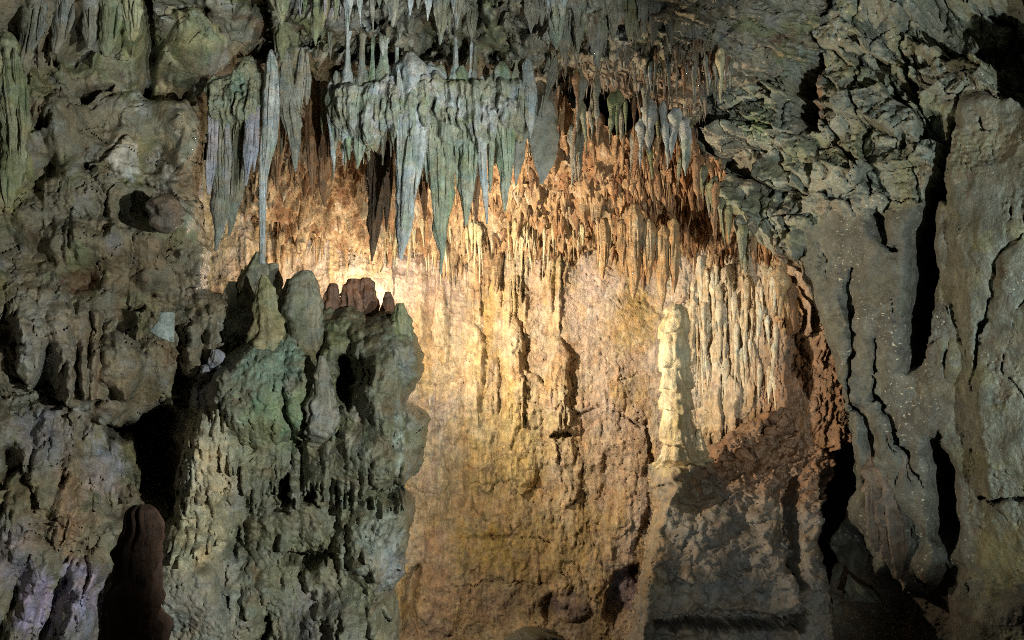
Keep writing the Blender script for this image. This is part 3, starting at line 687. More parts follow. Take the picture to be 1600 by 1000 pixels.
for pts, w, d in [([(1328, 415), (1314, 448), (1330, 500), (1328, 640), (1338, 645)], 3.6, .3), ([(1335, 640), (1352, 662), (1362, 700), (1358, 800)], 5, .4), ([(1366, 530), (1362, 620), (1385, 650), (1408, 700), (1440, 760)], 3, .3), ([(1600, 372), (1556, 408), (1550, 470), (1530, 540), (1520, 610)], 3.5, .2),
                  ([(1530, 780), (1600, 776), (1700, 770)], 4, .25), ([(1372, 350), (1378, 372), (1402, 390)], 5, .3), ([(1345, 60), (1338, 110), (1330, 140), (1350, 200), (1340, 215)], 3.5, .2), ([(1400, 40), (1410, 100), (1430, 150), (1445, 190)], 4.5, .25), ([(1385, 120), (1392, 150), (1410, 160)], 4, .2),
                  ([(1280, 180), (1300, 215), (1340, 255), (1360, 300)], 4, .18), ([(1040, 200), (1120, 195), (1200, 190)], 3, .14), ([(1520, 180), (1535, 205), (1550, 210)], 2.5, .1), ([(1100, 40), (1180, 60), (1240, 90)], 3, .15), ([(1110, 90), (1180, 120), (1230, 150)], 3.5, .18), ([(1190, 300), (1205, 280), (1215, 300)], 4, .14),
                  ([(1290, 560), (1310, 640), (1330, 720), (1330, 760)], 4, .25)]: rw.crack(pts, w, d)
rw.crev(46, .12, 241, .7, .04, -.05, mul=.3 - .25 * slab); rw.crev(20, .03, 242, .7, .05, .2, 3, mul=1 - .8 * slab); rw.crev(110, .10, 243, 2.2, .02, -.05)
rw.H += .014 * fbm(rw.x, rw.y, 5, 2, 244)
rw.rough3 = .010
rw.C *= 1 + .18 * frac[..., None]
rw.tint_noise((.20, .215, .12), 70, .0, .6, 91); rw.tint_noise((.25, .25, .20), 50, .1, .7, 92); rw.tint_noise((.17, .135, .10), 55, .25, .6, 93)
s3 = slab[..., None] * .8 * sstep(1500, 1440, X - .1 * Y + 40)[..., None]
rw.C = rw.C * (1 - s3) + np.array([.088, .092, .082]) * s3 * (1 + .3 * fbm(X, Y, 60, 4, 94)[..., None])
for a in [(1090, 290, 60, 60, (.17, .21, .16), .7), (1190, 200, 24, 24, (.13, .2, .09), .8), (1560, 240, 60, 60, (.27, .26, .19), .6), (1575, 880, 50, 80, (.26, .25, .13), .8), (1580, 950, 30, 40, (.11, .11, .14), .7), (1130, 230, 60, 30, (.26, .23, .17), .6),
          (1275, 130, 10, 60, (.20, .09, .05), .8), (1150, 270, 60, 40, (.16, .13, .09), .6), (1215, 420, 30, 40, (.16, .09, .05), .8), (1070, 130, 40, 30, (.2, .15, .1), .5)]: rw.paint(*a)
rw.paint(1390, 960, 120, 80, (.09, .07, .055), .9, .3)  # dark brown puts the shade of the foot recess into the colour
rw.smooth(.75 * slab * sstep(-.25, .1, fbm(X, Y, 90, 2, 301)), 4)
edge = [(1010, -210), (1890, -210), (1890, 1100), (1262, 1100), (1268, 960), (1282, 850), (1312, 790), (1322, 770), (1318, 700), (1300, 620), (1288, 560), (1262, 490), (1245, 445), (1195, 400), (1168, 375), (1118, 325), (1090, 285), (1052, 210), (1040, 150), (1010, 120)]
sd = poly_sd(rw.x, rw.y, edge)
rw.mask &= sd > 0
rw.H -= .5 * (1 - np.sqrt(np.clip(sd / 26, 0, 1)))
# the fractured zone comes apart into blocks
f1, f2, bx, by, ix, iy, bid = worley(xr + 14 * fbm(X, Y, 60, 3, 97), yr + 14 * fbm(X, Y, 60, 3, 98), 72, 81, .7)
split = np.where((frac > .6) & (sd > 3), bid, -1)
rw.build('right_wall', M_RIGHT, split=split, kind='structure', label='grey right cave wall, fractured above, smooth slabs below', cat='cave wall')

# ================================================================== boulder slope under the tall stalagmite
bs = Sheet(955, 1330, 585, 1060, STEP, lambda X, Y: 11.0 - 1.7 * sstep(600, 960, Y) - .35 * sstep(1150, 1300, X) + 0 * X, (-.1, -1, .1), 17, (7, 32), (.22, .20, .175))
X, Y = bs.X, bs.Y
bs.H += .14 * fbm(X, Y, 90, 3, 3)
bs.snap()
bs.H += .26 * sstep(1190, 990, bs.x + .22 * (Y - 720) + 50 * fbm(X, Y, 60, 5, 44, .6)) * sstep(690, 740, Y)
bs.raise_poly([(1085, 790), (1130, 755), (1205, 745), (1215, 850), (1255, 940), (1250, 962), (1100, 960), (1060, 900)], .16, 16)
bs.raise_poly([(1030, 730), (1060, 705), (1100, 715), (1095, 760), (1040, 790)], .18, 14)
bs.H += .10 * fbm(bs.x, bs.y, 60, 5, 4, .55, .9) + .016 * fbm(bs.x, bs.y, 10, 4, 5, .6) + .12 * facets(bs.x + .5 * bs.y, bs.y - .4 * bs.x, 46, 6, 1.4, .6, .6, .1, .05)
up = sstep(790, 720, Y - .2 * (X - 1100)) * sstep(1070, 1120, X)
bs.crev(44, .09, 251, .7, .035, -.1); bs.crev(13, .04, 252, 1, .08, -.1, mul=up)
bs.H += up * (.14 * fbm(bs.x, bs.y, 20, 5, 7, .65, 1, 'b') + .16 * fbm(X, Y, 40, 4, 8, .6) + .14 * facets(bs.x, bs.y, 24, 9, 1.6, 1.0, .9))
bs.crack([(1150, 815), (1180, 818), (1205, 814)], 2, .06); bs.crack([(1090, 800), (1070, 860), (1040, 920)], 2, .05); bs.crack([(1030, 965), (1120, 955), (1200, 962)], 3, .1)
sd = bs.inflate([(960, 1070), (988, 985), (1002, 900), (1024, 800), (1018, 722), (1062, 704), (1102, 712), (1150, 668), (1210, 632), (1268, 596), (1300, 588), (1318, 680), (1312, 760), (1296, 840), (1312, 920), (1318, 985), (1330, 1070)], 22, .9)
bs.hole([(1226, 760), (1246, 742), (1252, 800), (1250, 870), (1262, 925), (1250, 930), (1232, 880), (1224, 820)], .7, 9); bs.hole([(1288, 735), (1304, 730), (1300, 800), (1292, 850), (1284, 800)], .5, 9)
bs.hole([(1018, 968), (1120, 962), (1262, 960), (1262, 984), (1120, 986), (1020, 984)], .9, 5)
bs.tint_noise((.22, .18, .12), 50, .1, .6, 11); bs.tint_noise((.12, .12, .125), 50, .1, .6, 12)
m = up[..., None] * .85; bs.C = bs.C * (1 - m) + np.array([.22, .125, .07]) * m
for a in [(1150, 860, 70, 80, (.19, .185, .185), .8), (1050, 730, 30, 22, (.42, .36, .2), .85), (1020, 840, 22, 110, (.32, .25, .15), .7), (1070, 770, 40, 40, (.25, .21, .14), .6)]: bs.paint(*a)
bs.build('boulder', M_ROCK, label='grey sloping boulder carrying the tall cream stalagmite', cat='boulder')

# ================================================================== dripstone builder
def drip_mesh(name, paths, Y, cols, seed=0, flute=.28, lump=.12, flat=.8, segs=26, rstep=3.2, tier=0.0, kf=2.6, dY=None, px=True, fine=.05, strands=0.0, round_top=True):
    """paths: list of [(px, py, width_px), ...] from top to bottom at depth Y; rings are horizontal"""
    VV = []; FF = []; CC = []; n0 = 0
    if strands:
        rz = random.Random(seed * 31 + 5); extra = []
        for path in paths:
            W = max(q[2] for q in path)
            if W < 12: continue
            pp = np.array(path, float); y0, y1 = pp[0, 1], pp[-1, 1]
            for q in range(int(strands * W / 16 + 2)):
                a = y0 + rz.uniform(0, .45) * (y1 - y0); b = a + rz.uniform(.18, .55) * (y1 - y0); b = min(b, y1 - 4)
                o = rz.uniform(-.46, .46); ts = np.linspace(a, b, 5)
                wz = np.interp(ts, pp[:, 1], pp[:, 2]); cz = np.interp(ts, pp[:, 1], pp[:, 0]) + o * wz
                sw = W * rz.uniform(.14, .3)
                extra.append([(cz[k], ts[k], sw * (.5, 1, .9, .65, .12)[k], -math.sqrt(max(0, .25 - o * o)) * float(wz[k]) * flat) for k in range(5)])
        paths = list(paths) + extra
    rs = np.random.default_rng(seed + 101)
    if round_top:
        paths = [[(q[0][0], q[0][1] - .35 * q[0][2] - 3, q[0][2] * .25) + tuple(q[0][3:]), (q[0][0], q[0][1] - .12 * q[0][2], q[0][2] * .8) + tuple(q[0][3:])] + list(q) for q in paths]
    for pi, path in enumerate(paths):
        p = np.array(path, float); off = p[:, 3] if p.shape[1] > 3 else None
        yy = Y if np.isscalar(Y) else Y[pi]
        n = max(8, int((p[-1, 1] - p[0, 1]) / rstep))
        t = np.linspace(p[0, 1], p[-1, 1], n)
        ker = np.array([1, 2, 3, 2, 1]) / 9.0
        def smooth(a):
            b = np.concatenate([[a[0]] * 2, a, [a[-1]] * 2]); return np.convolve(b, ker, 'valid')
        cx = smooth(np.interp(t, p[:, 1], p[:, 0])); w = smooth(np.interp(t, p[:, 1], p[:, 2]))
        cx = cx + .05 * np.median(w) * np.array([pn(np.array([q / 34.0]), np.array([seed * 1.3 + pi]), 3)[0] for q in t])
        yv = np.full(n, float(yy)) if off is None else yy + np.interp(t, p[:, 1], off) * yy / F
        cen = unproj(cx, t, yv); rad = w * .5 * yv / F
        th = np.linspace(0, 2 * np.pi, segs, endpoint=False) + pi
        T, R = np.meshgrid(th, np.arange(n)); ct, st = np.cos(T), np.sin(T)
        zz = cen[:, 2][:, None] + 0 * T
        q3 = np.stack([ct * kf + seed * 3.1, st * kf + pi * 5.7, zz * 1.1], -1)
        fl = np.abs(pn3(q3, seed % 17)) * 2 - .55 + .5 * (np.abs(pn3(q3 * np.array([2.1, 2.1, 1.4]), 3)) * 2 - .5)
        base = np.stack([cen[:, 0][:, None] + rad[:, None] * ct, cen[:, 1][:, None] + rad[:, None] * st * flat, zz], -1)
        lm = fbm3(base + seed, .16, 2, seed % 13) 
        fn = fbm3(base * np.array([1, 1, .6]), .035, 2, 5)
        f = 1 + flute * fl + lump * lm + .45 * lump * fbm3(base + 3 * seed, .06, 2, 9) + fine * fn
        if tier:
            ph = (zz + .10 * pn3(q3 * .7, 2) + .05 * np.sin(zz * 7.3 + 1)) / tier
            saw = 1 - (ph % 1.0)                          # widest at the bottom of each tier
            f = f * (1 + .26 * (saw ** .8 - .5) + .05 * np.sin(T * 9 + 4 * np.floor(ph)) * saw + .10 * pn3(q3 * np.array([1.6, 1.6, 3.0]), 6))
        P = np.stack([cen[:, 0][:, None] + rad[:, None] * f * ct, cen[:, 1][:, None] + rad[:, None] * f * st * flat, zz], -1)
        V = np.concatenate([P.reshape(-1, 3), [P[0].mean(0), P[-1].mean(0)]])
        idx = np.arange(n * segs).reshape(n, segs); nx = np.roll(idx, -1, 1)
        Q = np.stack([idx[:-1], idx[1:], nx[1:], nx[:-1]], -1).reshape(-1, 4)
        a, b = n * segs, n * segs + 1
        Q = np.concatenate([Q, np.stack([np.full(segs, a), idx[0], nx[0], nx[0]], -1)[:, [0, 1, 2, 0]] if False else np.zeros((0, 4), int)])
        tri_t = np.stack([np.full(segs, a), idx[0], nx[0]], -1); tri_b = np.stack([np.full(segs, b), nx[-1], idx[-1]], -1)
        c0, c1, c2 = [np.array(c) for c in cols]
        tv = np.linspace(0, 1, n)[:, None] + 0 * T
        k1 = sstep(-.15, .45, fl * .5 + .8 * fbm3(base + 9, .3, 3, 4))[..., None]
        k2 = sstep(.1, .6, fbm3(base * np.array([1, 1, .5]) + 31, .22, 3, 7))[..., None]
        c = c0 * (1 - k1) + c1 * k1; c = c * (1 - .75 * k2) + c2 * .75 * k2
        c = np.concatenate([c.reshape(-1, 3), c[0].mean(0, keepdims=True), c[-1].mean(0, keepdims=True)])
        VV.append(V); CC.append(c)
        T4 = np.concatenate([Q[:, [0, 1, 2]], Q[:, [0, 2, 3]], tri_t, tri_b]) + n0
        FF.append(T4); n0 += len(V)
    return make_mesh(name, np.concatenate(VV), np.concatenate(FF), np.concatenate(CC), tris=True)

def base_at(o):
    """move the origin of a dripstone to the middle of its root (top for stalactites, foot for stalagmites)"""
    me = o.data; n = len(me.vertices); co = np.empty(n * 3, np.float32); me.vertices.foreach_get('co', co); co = co.reshape(-1, 3)
    z = co[:, 2]; root = co[z >= z.max() - .02] if o.name.startswith('stalactite') else co[z <= z.min() + .02]
    c = root.mean(0); me.vertices.foreach_set('co', (co - c).ravel()); o.location = c.tolist(); me.update()

def dripstone(name, paths, Y, cols, label, cat=None, group=None, mat=None, parent=None, **kw):
    me = drip_mesh(name, paths, Y, cols, **kw)
    o = link(name, me, mat or M_DRIP, parent, label, cat or name, group)
    base_at(o); return o

BLUE = ((.33, .36, .36), (.44, .465, .48), (.24, .29, .22))
GRN = ((.25, .285, .21), (.33, .35, .29), (.18, .24, .13))
GRY = ((.20, .20, .165), (.26, .26, .235), (.14, .15, .10))
OLV = ((.17, .18, .105), (.24, .24, .17), (.12, .155, .065))
BRN = ((.22, .12, .06), (.30, .18, .09), (.14, .08, .045))
DKB = ((.11, .07, .045), (.15, .10, .06), (.09, .06, .04))  # darker brown holds the shadow behind the curtain
LIL = ((.27, .265, .30), (.34, .33, .38), (.20, .21, .18))
CRM = ((.52, .45, .29), (.62, .56, .40), (.46, .42, .22))
AMB = ((.38, .25, .125), (.48, .36, .22), (.27, .16, .075))

def where_up(cx):
    return ('above the slim pale blue column' if cx < 520 else 'above the bulbous end of the pale shelf' if cx < 610 else 'above the thickest pale blue stalactite' if cx < 700
            else 'beside the grey broken rock blades' if cx < 850 else 'above the dark gap past the curtain' if cx < 970 else 'beside the slanting rock strata')
def size_word(w): return 'broad' if w >= 24 else 'stout' if w >= 17 else 'slim' if w >= 11 else 'needle thin'
def hue_word(c): return {id(OLV): 'olive green', id(LIL): 'lilac', id(BLUE): 'pale bluish', id(GRY): 'grey', id(AMB): 'amber', id(BRN): 'brown', id(CRM): 'cream', id(GRN): 'grey green'}[id(c)]
# ------------------------------------------------------------------ shelf and boss that carry the front curtain
sh = Sheet(490, 862, 50, 275, 1.5, lambda X, Y: 8.56 + 0 * X, (0, -1, 0), 41, (3, 20), (.29, .31, .25))
X, Y = sh.X, sh.Y
sh.H += .05 * fbm(X, Y, 60, 3, 3)
sh.snap()
for cx in np.arange(512, 845, 10): 
    rr = random.Random(int(cx)); sh.lobe(cx + rr.uniform(-3, 3), 118 + rr.uniform(-6, 10), 205 + rr.uniform(-20, 45), rr.uniform(6, 13), rr.uniform(.08, .2), rr.uniform(-.06, .06), top=.15, tip=.5, bulge=.4)
sh.snap()
for cx in np.arange(508, 845, 4.2):
    rr = random.Random(int(cx * 7)); a = 100 + rr.uniform(0, 70); sh.lobe(cx, a, a + rr.uniform(25, 70), rr.uniform(2, 4.5), rr.uniform(.02, .06), 0, top=.2, tip=.6)
sh.crack([(575, 132), (640, 133), (700, 132), (760, 122), (800, 120)], 1.2, .03)
sh.H += .012 * fbm(sh.x, sh.y, 10, 4, 5, .6, 1.8, 'b')
sh.inflate([(508, 165), (515, 138), (532, 126), (540, 96), (548, 124), (560, 120), (566, 88), (576, 118), (590, 110), (600, 80), (612, 104), (625, 96), (634, 78), (648, 90), (672, 84), (692, 92), (704, 118), (712, 84), (722, 116), (742, 112), (770, 104), (786, 112), (800, 106), (818, 92), (836, 104), (842, 140), (834, 185), (815, 215), (790, 205), (772, 245), (760, 232), (742, 262), (728, 240), (712, 262), (700, 232), (684, 268), (668, 240), (655, 262), (640, 235), (622, 258), (606, 205), (588, 222), (568, 236), (552, 212), (530, 222), (512, 190)], 22, .4)
sh.tint_noise((.40, .42, .45), 50, .0, .8, 5); sh.tint_noise((.22, .26, .14), 40, .2, .7, 6)
for a in [(650, 115, 50, 24, (.42, .44, .48), .9), (690, 100, 16, 10, (.24, .26, .12), .8), (545, 165, 40, 40, (.27, .28, .21), .7), (720, 128, 40, 8, (.24, .25, .12), .7), (838, 105, 14, 10, (.42, .38, .44), .8)]: sh.paint(*a)
sh.build('dripstone_shelf', M_DRIP, label='pale fluted shelf of dripstone from which the long curtain stalactites hang', cat='dripstone')

mb = Sheet(300, 425, 60, 260, 1.5, lambda X, Y: 8.62 + 0 * X, (.05, -1, 0), 42, (3, 18), (.22, .23, .165))
X, Y = mb.X, mb.Y
mb.H += .05 * fbm(X, Y, 40, 3, 3); mb.snap()
rr = random.Random(4)
for k in range(46):
    cx = rr.uniform(314, 412); a = rr.uniform(120, 175); mb.lobe(cx, a, a + rr.uniform(35, 75), rr.uniform(3, 5.5), rr.uniform(.05, .13), rr.uniform(-.1, .05), top=.2, tip=.7)
mb.H += .02 * fbm(mb.x, mb.y, 12, 4, 5, .6, 1.2, 'b')
mb.inflate([(312, 130), (322, 108), (345, 104), (362, 92), (372, 76), (395, 78), (404, 100), (416, 125), (416, 165), (409, 195), (402, 208), (396, 196), (386, 222), (377, 198), (366, 225), (358, 196), (347, 212), (338, 192), (328, 205), (318, 170)], 24, .35)
mb.tint_noise((.15, .20, .11), 30, .1, .6, 5); mb.tint_noise((.33, .34, .24), 20, .15, .6, 6, 2.5); mb.paint(372, 135, 16, 30, (.13, .22, .17), .7)
mb.build('dripstone_boss', M_DRIP, label='mossy green dripstone boss fringed with short drips beside the left wall', cat='dripstone')

# ------------------------------------------------------------------ front curtain of stalactites
CG = 'stalactites of the front curtain'
curtain = [
 ([[(424, 85, 14), (424, 118, 25), (422, 200, 25), (418, 245, 20), (413, 264, 10), (411, 330, 8), (409, 412, 9)]], 8.6, BLUE, 'slim pale blue column reaching from the ceiling to a stalagmite top'),
 ([[(446, 80, 10), (447, 135, 22), (452, 165, 34), (458, 200, 26), (460, 235, 15), (462, 268, 3)], [(472, 80, 9), (468, 130, 17), (464, 165, 16), (459, 200, 10)]], 8.65, GRY, 'knobbly grey stalactite of two joined strands next to the slim pale blue column'),
 ([[(480, 85, 5), (481, 125, 12), (480, 150, 10), (479, 164, 2)]], 8.65, GRY, 'small spindle stalactite between the knobbly grey one and a dark gap'),
 ([[(530, 125, 26), (528, 160, 34), (525, 185, 18), (523, 215, 9), (521, 248, 3)]], 8.7, GRN, 'bulbous stalactite at the end of the pale shelf'),
 ([[(548, 140, 16), (545, 200, 14), (544, 225, 9), (546, 250, 2)]], 8.68, GRN, 'slim tapering stalactite between two bulbous ones on the pale shelf'),
 ([[(570, 125, 34), (572, 165, 38), (568, 200, 32), (562, 230, 18), (558, 264, 3)], [(584, 160, 12), (583, 200, 9), (580, 225, 2)]], 8.66, GRN, 'broad folded grey green stalactite with a forked tip'),
 ([[(598, 125, 26), (598, 165, 26), (599, 200, 12), (599, 225, 7), (598, 258, 2)]], 8.72, GRY, 'carrot shaped stalactite with a needle tip on the pale shelf'),
 ([[(592, 150, 48), (592, 230, 44), (590, 300, 34), (585, 360, 20), (580, 408, 3)], [(608, 240, 18), (605, 330, 9), (603, 362, 2)]], 9.35, DKB, 'dark brown shadowed stalactite behind the pale curtain'),
 ([[(642, 105, 54), (645, 180, 48), (642, 250, 41), (637, 310, 32), (630, 370, 20), (627, 406, 4)], [(662, 120, 16), (664, 190, 12), (662, 243, 2)]], 8.55, BLUE, 'thickest pale blue stalactite of the curtain with a short side spike'),
 ([[(678, 120, 20), (681, 190, 26), (690, 250, 40), (690, 310, 34), (688, 360, 22), (691, 395, 8), (689, 428, 3)], [(706, 130, 10), (703, 230, 9), (705, 300, 2)], [(664, 240, 8), (668, 285, 3)]], 8.6, GRN, 'longest grey green stalactite of the curtain, swelling halfway down'),
 ([[(722, 112, 18), (732, 180, 34), (732, 240, 30), (730, 300, 22), (727, 352, 4)], [(712, 130, 10), (714, 230, 8), (713, 290, 2)]], 8.6, GRN, 'smooth pale green stalactite with a mossy cap'),
 ([[(752, 125, 10), (750, 200, 17), (754, 260, 14), (758, 310, 9), (761, 350, 2)]], 8.58, BLUE, 'narrow bluish stalactite next to the smooth pale green one'),
 ([[(768, 122, 10), (770, 200, 12), (766, 270, 8), (765, 302, 2)]], 8.62, GRN, 'thin straight stalactite between two thicker pale green ones'),
 ([[(784, 110, 30), (786, 180, 31), (790, 240, 26), (791, 290, 16), (788, 330, 3)]], 8.6, GRN, 'pale green stalactite near the end of the curtain beside the dark gap'),
 ([[(806, 120, 12), (806, 180, 9), (803, 232, 2)]], 8.62, OLV, 'thin olive stalactite next to the short white one'),
 ([[(824, 100, 16), (828, 150, 19), (828, 190, 12), (829, 216, 2)]], 8.5, BLUE, 'short white stalactite in front of a grey stone blade'),
 ([[(868, 92, 9), (862, 125, 19), (853, 152, 7), (846, 185, 2)]], 8.6, GRY, 'slanting grey stalactite beside the dark gap'),
 ([[(330, 180, 12), (330, 225, 14), (328, 270, 17), (326, 304, 4)], [(338, 190, 8), (337, 262, 4)]], 8.68, LIL, 'short lilac stalactite under the mossy boss, close to the left wall'),
 ([[(355, 180, 9), (355, 205, 9), (356, 250, 17), (352, 296, 4)]], 8.7, LIL, 'leaf shaped lilac stalactite under the middle of the mossy boss'),
 ([[(392, 170, 16), (389, 240, 18), (384, 290, 3)], [(402, 170, 9), (400, 230, 9), (397, 268, 2)]], 8.6, LIL, 'twin lilac stalactite at the edge of the mossy boss'),
 ([[(376, 170, 20), (374, 215, 22), (369, 300, 20), (361, 340, 11), (358, 368, 3)]], 8.8, GRY, 'dull grey stalactite at the edge of the lit alcove'),
 ([[(346, 180, 26), (346, 240, 30), (345, 320, 27), (341, 360, 15), (338, 392, 3)]], 8.75, GRY, 'ragged grey stalactite hanging against the left wall beside the alcove'),
 ([[(438, 130, 24), (436, 230, 18), (433, 298, 3)]], 9.2, BRN, 'amber brown stalactite behind the slim pale blue column'),
 ([[(487, 130, 20), (486, 230, 18), (488, 304, 3)]], 9.25, BRN, 'amber brown stalactite behind the small spindle'),
 ([[(508, 140, 28), (507, 240, 22), (505, 300, 10), (509, 324, 3)]], 9.3, BRN, 'amber brown stalactite behind the bulbous end of the shelf'),
 ([[(660, 180, 26), (662, 260, 20), (664, 345, 3)]], 9.25, BRN, 'amber brown stalactite in the gap behind the thickest pale blue one'),
 ([[(742, 200, 20), (744, 280, 16), (743, 350, 3)]], 9.25, BRN, 'amber brown stalactite in the gap behind the narrow bluish one'),
]
for i, (paths, yy, cols, lab) in enumerate(curtain):
    dripstone('stalactite', paths, yy, cols, lab, group=CG, seed=i + 1, segs=28, flute=.32, lump=.22, rstep=2.3, strands=2.0)
rq = random.Random(12)
for i in range(44):
    cx = rq.uniform(428, 838); a = rq.uniform(118, 175); L = rq.uniform(35, 130) * (1 if cx > 510 else .8); w = rq.uniform(5, 12); cc = (GRN, GRY, BLUE, OLV)[rq.randint(0, 3)]
    yy = rq.uniform(8.62, 9.05); k = rq.uniform(-.05, .05) * L
    zone = 'beside the slim pale blue column' if cx < 505 else 'by the bulbous end of the shelf' if cx < 600 else 'around the thickest pale blue stalactite' if cx < 700 else 'beside the smooth pale green one' if cx < 775 else 'near the short white one'
    dripstone('stalactite', [[(cx, a - 20, w * 1.3), (cx, a, w), (cx + k * .5, a + L * .5, w * .9), (cx + k, a + L * .82, w * .5), (cx + k, a + L, 1.3)]], yy, cc, f'short {size_word(w)} {hue_word(cc)} curtain drip {zone}', group='short drips of the front curtain', seed=1200 + i, segs=14, flute=.3, lump=.5, rstep=2.6)
# grey stone blades at the end of the curtain
for i, (p, lab) in enumerate([([[(846, 165, 40), (848, 215, 54), (848, 250, 36), (845, 288, 4)]], 'broad dark grey stone blade with a pointed foot at the end of the curtain'),
                              ([[(816, 185, 24), (812, 240, 20), (806, 290, 3)]], 'slim dark grey stone blade between the curtain and a broader blade')]):
    dripstone('hanging_rock', p, 8.8, ((.19, .19, .16), (.23, .225, .2), (.16, .16, .13)), lab, 'hanging rock', seed=60 + i, flute=.08, lump=.2, flat=.4, kf=1.2, segs=32, mat=M_ROCK)

# ------------------------------------------------------------------ hanging forms on the left wall
MOS = ((.21, .22, .125), (.28, .28, .18), (.16, .19, .09))
for i, (p, yy, cc, lab) in enumerate([([[(10, 70, 46), (14, 130, 42), (22, 200, 40), (18, 280, 36), (12, 324, 8)], [(34, 120, 18), (36, 190, 20), (32, 250, 5)]], 7.55, MOS, 'yellow green mossy column hanging at the edge of the left wall'),
      ([[(142, -40, 30), (143, 30, 26), (140, 62, 16), (138, 76, 4)]], 7.95, GRY, 'pale grey hanging fold beside a green one on the left wall'),
      ([[(170, -40, 34), (172, 30, 34), (168, 70, 22), (165, 88, 6)]], 7.95, OLV, 'green hanging fold between the pale grey fold and a black cleft'),
      ([[(205, -40, 36), (206, 20, 34), (208, 48, 22), (206, 64, 6)]], 8.0, MOS, 'mossy hanging fold beside the vertical black cleft'),
      ([[(100, -40, 40), (98, 30, 34), (92, 62, 22), (86, 84, 6)]], 7.85, GRY, 'brown grey hanging fold over the slanting dark gap'),
      ([[(60, -40, 40), (52, 40, 36), (40, 90, 28), (30, 130, 6)]], 7.7, DG if 'DG' in globals() else GRY, 'dull fluted fold narrowing towards the mossy column')]):
    dripstone('stalactite', p, yy, cc, lab, group='hanging folds of the left wall', seed=1500 + i, segs=40, flute=.34, lump=.4, rstep=2.0, strands=1.6, mat=M_FLOW)
dripstone('rock_ball', [[(258, 304, 18), (258, 309, 36), (258, 320, 50), (257, 334, 54), (257, 348, 46), (257, 358, 30), (257, 364, 12)]], 8.1, ((.13, .10, .075), (.16, .125, .09), (.10, .075, .05)), 'round brown rock knob bulging from the left wall above a broad bulge', 'rock', seed=1520, round_top=False, flute=.12, lump=.5, segs=40, rstep=1.8, kf=1.0, flat=1.0, mat=M_ROCK)
# ------------------------------------------------------------------ stalactites of the upper ceiling
upper_list = [(436, -30, 40, 26, OLV, .1), (470, -30, 27, 12, LIL, 0), (498, -20, 72, 27, OLV, 0), (545, -30, 58, 13, BLUE, 0), (560, -30, 37, 10, BLUE, 0), (508, -30, 24, 9, LIL, 0), (525, -30, 32, 13, OLV, 0), (580, -30, 47, 9, GRY, 0),
  (612, -30, 42, 24, GRY, 0), (643, -30, 24, 11, BLUE, 0), (690, -25, 70, 28, GRY, 0), (668, -30, 32, 13, BLUE, 0), (716, -25, 46, 18, GRY, 0), (440, 40, 97, 20, OLV, .2), (515, 55, 94, 6, GRY, .2), (600, 40, 87, 15, BLUE, .2), (866, -5, 78, 28, BLUE, 0),
  (886, 10, 100, 24, GRY, .1), (904, 5, 86, 20, GRY, 0), (936, 20, 109, 28, GRY, .1), (960, 5, 66, 20, GRY, 0), (985, 10, 67, 19, OLV, 0), (1020, 15, 72, 14, GRY, .1), (962, 65, 104, 10, AMB, .3), (990, 70, 132, 7, GRY, .3), (735, 5, 66, 15, GRY, .1),
  (830, -10, 52, 20, GRY, 0), (848, -5, 40, 12, GRY, 0), (625, 20, 66, 10, GRY, .2), (560, 50, 92, 8, GRY, .3), (478, -30, 20, 10, OLV, 0), (592, -30, 12, 10, GRY, 0), (655, -30, 14, 12, GRY, 0), (705, -30, 22, 12, BLUE, 0), (1045, 30, 84, 12, GRY, .1), (1005, -5, 50, 12, GRY, 0)]
UG = 'stalactites of the upper ceiling'
for i, (cx, a, b, w, cols, back) in enumerate(upper_list):
    rr = random.Random(i + 70); yy = float(ceil_y(np.array(float(cx)), np.array(float(a)))) - .12 + back
    L = b - a; k = rr.uniform(-.06, .06) * L
    main = [(cx, a - 22, w * 2.2), (cx, a - 2, w * 1.5), (cx, a + L * .12, w * 1.15), (cx + k * .3, a + L * .35, w), (cx + k * .7, a + L * .65, w * .72), (cx + k, a + L * .87, w * .34), (cx + k, b, 1.6)]
    paths = [main]
    if w > 11:
        for q in range(rr.randint(1, 3)):
            ox = rr.uniform(-.5, .5) * w; lb = a + L * rr.uniform(.5, .85)
            paths.append([(cx + ox, a - 5, w * .3), (cx + ox, (a + lb) / 2, w * .3), (cx + ox * 1.1, lb, 1.5)])
    dripstone('stalactite', paths, yy, cols, f'{size_word(w)} {hue_word(cols)} ceiling stalactite {where_up(cx)}', group=UG, seed=i + 200, segs=24, flute=.36, lump=.45, rstep=2.0, strands=1.5)
# hourglass pillars between shelf and upper ceiling
for i, (cx, a, b, w) in enumerate([(543, 55, 136, 15), (566, 60, 136, 17), (600, 45, 134, 24), (620, 60, 132, 16), (634, 50, 130, 22), (582, 70, 134, 12), (712, 45, 128, 14), (742, 70, 124, 10), (806, 85, 124, 12), (735, 90, 126, 8)]):
    dripstone('dripstone_pillar', [[(cx + 2, a - 20, w * .8), (cx, a + 12, w * .4), (cx, a + (b - a) * .55, w * .6), (cx - 1, b, w * 1.5), (cx - 1, b + 10, w * 1.3), (cx - 1, b + 18, w * .3)]], 8.62, (BLUE, GRY, GRN)[i % 3], 'short pale pillar standing on the dripstone shelf', 'pillar', 'pillars on the dripstone shelf', seed=300 + i, segs=18, flute=.3, lump=.3, rstep=2.4)

